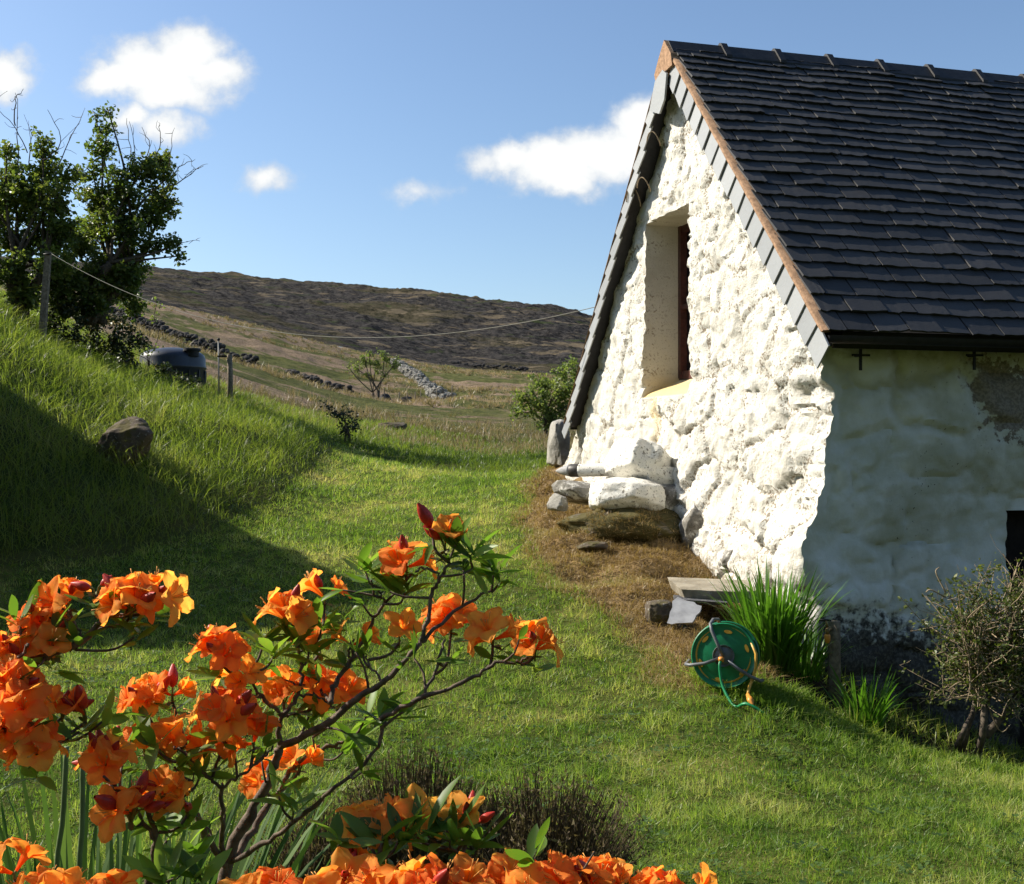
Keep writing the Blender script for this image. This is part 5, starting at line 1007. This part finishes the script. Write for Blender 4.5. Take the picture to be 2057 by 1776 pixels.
BR = [([(445, 3400), (430, 2600), (445, 2000), (452, 1760), (500, 1640), (545, 1560), (562, 1500)], .0125, .0058),
      ([(562, 1500), (640, 1460, 1.34), (720, 1400, 1.33), (770, 1370, 1.32), (830, 1310, 1.32), (850, 1285, 1.33), (920, 1225, 1.35), (985, 1185, 1.37)], .0060, .0018),
      ([(850, 1285, 1.33), (868, 1200, 1.34), (884, 1160, 1.34), (905, 1130, 1.35)], .0034, .0018), ([(884, 1160, 1.34), (860, 1140, 1.34), (835, 1150, 1.34)], .002, .0015),
      ([(664, 1412, 1.34), (672, 1375, 1.36), (710, 1320, 1.37), (748, 1250, 1.38), (775, 1212, 1.38), (828, 1155, 1.37)], .0042, .0018), ([(775, 1212, 1.38), (765, 1195, 1.37), (758, 1180, 1.37)], .002, .0014),
      ([(455, 1735), (540, 1690, 1.33), (600, 1645, 1.31), (666, 1588, 1.30), (745, 1520, 1.30), (772, 1450, 1.30)], .0042, .0022), ([(765, 1445, 1.30), (850, 1402, 1.29), (937, 1371, 1.29), (990, 1336, 1.29), (1033, 1332, 1.29), (1060, 1320, 1.29)], .0036, .0017),
      ([(850, 1402, 1.29), (880, 1330, 1.31), (893, 1285, 1.32)], .0024, .0016), ([(560, 1500), (567, 1440, 1.35), (600, 1395, 1.36), (603, 1330, 1.37), (595, 1290, 1.37)], .0044, .0020), ([(567, 1440, 1.35), (520, 1390, 1.34), (500, 1355, 1.33)], .0034, .0018),
      ([(470, 1725, 1.38), (525, 1640, 1.42), (565, 1585, 1.45), (590, 1540, 1.46), (660, 1500, 1.47), (705, 1483, 1.47)], .0062, .0024), ([(455, 1740), (420, 1690, 1.33), (392, 1632, 1.31)], .0058, .0040), ([(392, 1632, 1.31), (350, 1600, 1.29), (310, 1610, 1.27)], .0036, .0020),
      ([(450, 1725), (446, 1650, 1.32), (444, 1580, 1.30)], .0036, .0030), ([(444, 1580, 1.30), (410, 1555, 1.29), (380, 1520, 1.28), (350, 1500, 1.28)], .0026, .0016), ([(444, 1580, 1.30), (480, 1560, 1.29), (520, 1530, 1.28), (545, 1500, 1.28)], .0024, .0015),
      ([(664, 1412, 1.34), (640, 1380, 1.38), (612, 1340, 1.40)], .0024, .0016), ([(770, 1372, 1.32), (745, 1340, 1.34), (732, 1320, 1.35)], .0018, .0013), ([(300, 2400, 1.3), (290, 1900, 1.28), (300, 1780, 1.27), (315, 1690, 1.26), (290, 1620, 1.25)], .008, .003), ([(700, 1320, 1.37), (705, 1295, 1.37), (710, 1285, 1.37)], .002, .0015), ([(600, 1395, 1.36), (640, 1400, 1.36), (670, 1420, 1.36)], .002, .0014), ([(315, 1690, 1.26), (250, 1600, 1.24), (210, 1560, 1.22)], .0032, .0018)]
TR = [(572, 1215, 62, 5, 2, 1.36), (650, 1185, 36, 2, 1, 1.40), (440, 1290, 68, 6, 2, 1.31), (480, 1345, 50, 3, 0, 1.32), (705, 1278, 42, 2, 0, 1.37), (868, 1058, 14, 0, 2, 1.35), (893, 1078, 30, 1, 2, 1.35), (815, 1115, 50, 3, 1, 1.36), (905, 1230, 64, 6, 0, 1.40), (990, 1262, 50, 4, 1, 1.33), (1075, 1280, 56, 5, 1, 1.29), (800, 1268, 30, 1, 0, 1.36),
      (445, 1415, 78, 6, 4, 1.27), (505, 1468, 56, 3, 1, 1.29), (565, 1380, 46, 3, 1, 1.36), (640, 1372, 44, 3, 1, 1.38), (680, 1388, 34, 2, 0, 1.40), (285, 1392, 56, 5, 2, 1.33), (340, 1385, 32, 2, 1, 1.34), (350, 1470, 46, 3, 0, 1.30), (283, 1488, 40, 2, 0, 1.30), (530, 1550, 46, 3, 0, 1.42), (597, 1520, 44, 3, 1, 1.44), (435, 1490, 44, 3, 0, 1.30), (640, 1290, 26, 1, 0, 1.40),
      (205, 1510, 58, 3, 6, 1.24), (255, 1605, 64, 3, 7, 1.22), (322, 1580, 46, 3, 1, 1.25), (372, 1612, 34, 1, 2, 1.26)]
WH = [(745, 1165, 8, .05, 1.37), (735, 1150, 5, .05, 1.38), (812, 1192, 8, .05, 1.36), (945, 1115, 8, .048, 1.35), (990, 1150, 9, .05, 1.37), (915, 1095, 6, .045, 1.35), (1000, 1175, 5, .03, 1.37), (595, 1290, 8, .045, 1.36), (645, 1265, 7, .045, 1.38), (620, 1310, 6, .04, 1.37), (550, 1320, 7, .042, 1.34), (735, 1440, 8, .055, 1.42), (765, 1455, 8, .05, 1.31), (700, 1490, 6, .05, 1.46), (590, 1630, 6, .045, 1.30), (560, 1600, 5, .04, 1.32), (310, 1500, 7, .05, 1.28), (350, 1540, 6, .045, 1.28), (730, 1310, 5, .03, 1.35), (900, 1330, 5, .03, 1.31), (690, 1510, 6, .055, 1.44), (530, 1290, 6, .045, 1.35), (250, 1510, 7, .045, 1.28), (400, 1560, 6, .04, 1.29), (340, 1680, 7, .05, 1.27), (380, 1720, 7, .05, 1.30), (620, 1440, 6, .04, 1.38), (810, 1430, 5, .035, 1.30)]
azalea((P(445, 0, Ya)[0], Ya, GZ(445, Ya)), BR, TR, WH, 'tall orange azalea with open dark branches in the middle of the foreground', 1, Ya)
BR2 = [([(-420, 3400, 1.2), (-380, 2200, 1.22), (-300, 1700, 1.24), (-150, 1450, 1.25), (-20, 1360, 1.26), (100, 1315, 1.27), (168, 1285, 1.28), (205, 1248, 1.28), (255, 1228, 1.28)], .014, .0018), ([(-150, 1450, 1.25), (-60, 1440, 1.22), (40, 1480, 1.20)], .004, .002), ([(-20, 1360, 1.26), (20, 1340, 1.24), (60, 1290, 1.24)], .003, .0018), ([(168, 1285, 1.28), (140, 1240, 1.29), (120, 1215, 1.30)], .002, .0015)]
TR2 = [(255, 1190, 66, 6, 2, 1.27), (305, 1182, 44, 3, 1, 1.29), (185, 1175, 22, 0, 2, 1.28), (130, 1190, 46, 3, 1, 1.30), (75, 1238, 58, 5, 1, 1.29), (35, 1300, 60, 4, 2, 1.26), (95, 1290, 36, 2, 1, 1.27), (25, 1360, 58, 5, 2, 1.22), (40, 1410, 62, 4, 1, 1.20), (65, 1490, 62, 5, 0, 1.20), (15, 1455, 46, 3, 0, 1.21), (165, 1425, 34, 1, 3, 1.25), (115, 1420, 30, 1, 2, 1.25), (-40, 1300, 60, 4, 0, 1.25), (-50, 1430, 60, 5, 0, 1.22)]
WH2 = [(110, 1275, 7, .045, 1.28), (155, 1290, 7, .04, 1.28), (270, 1280, 7, .045, 1.28), (225, 1225, 6, .035, 1.28), (40, 1250, 6, .045, 1.28), (160, 1470, 6, .04, 1.25), (205, 1450, 5, .04, 1.26)]
azalea((P(-420, 0, 1.2)[0], 1.2, GZ(-420, 1.2)), BR2, TR2, WH2, 'orange azalea reaching in from the left edge', 2, 1.26)
BR3 = [([(900, 3600, 1.12), (880, 2400, 1.12), (860, 1950, 1.13), (850, 1800, 1.13)], .013, .004), ([(880, 2100, 1.12), (1000, 1900, 1.12), (1140, 1790, 1.13), (1300, 1790, 1.14)], .006, .002), ([(860, 1950, 1.13), (780, 1800, 1.18), (765, 1690, 1.2)], .004, .002), ([(860, 1900, 1.13), (920, 1760, 1.2), (938, 1670, 1.22)], .004, .002), ([(880, 2400, 1.12), (600, 1950, 1.12), (520, 1800, 1.13)], .006, .002), ([(600, 1950, 1.12), (200, 1900, 1.12), (80, 1790, 1.13)], .005, .002)]
TR3 = [(770, 1658, 44, 4, 0, 1.22), (722, 1653, 38, 2, 0, 1.23), (822, 1648, 28, 2, 0, 1.23), (942, 1648, 40, 1, 5, 1.22), (850, 1774, 84, 7, 1, 1.12), (765, 1780, 66, 5, 0, 1.13), (930, 1774, 58, 5, 0, 1.14), (1010, 1762, 48, 4, 1, 1.16), (695, 1757, 44, 2, 3, 1.16), (1135, 1767, 62, 5, 0, 1.14), (1200, 1760, 58, 5, 2, 1.15), (1262, 1784, 40, 3, 0, 1.16), (1325, 1782, 56, 5, 0, 1.14), (1385, 1794, 32, 2, 0, 1.14), (18, 1744, 38, 2, 0, 1.15), (70, 1790, 46, 3, 0, 1.13), (120, 1792, 40, 2, 3, 1.13), (545, 1800, 52, 4, 0, 1.12), (490, 1804, 42, 3, 0, 1.12), (225, 1807, 32, 2, 0, 1.12), (1075, 1797, 40, 3, 0, 1.13), (650, 1797, 40, 3, 0, 1.13)]
WH3 = [(860, 1680, 9, .06, 1.2), (900, 1690, 8, .06, 1.2), (800, 1690, 8, .06, 1.2), (960, 1700, 7, .05, 1.2), (760, 1700, 7, .055, 1.2), (1070, 1720, 6, .05, 1.16), (680, 1700, 5, .05, 1.18), (340, 1770, 8, .05, 1.2), (400, 1775, 7, .05, 1.2)]
azalea((P(900, 0, 1.12)[0], 1.12, GZ(900, 1.12)), BR3, TR3, WH3, 'low orange azalea along the bottom edge, cut by the frame', 3, 1.13)
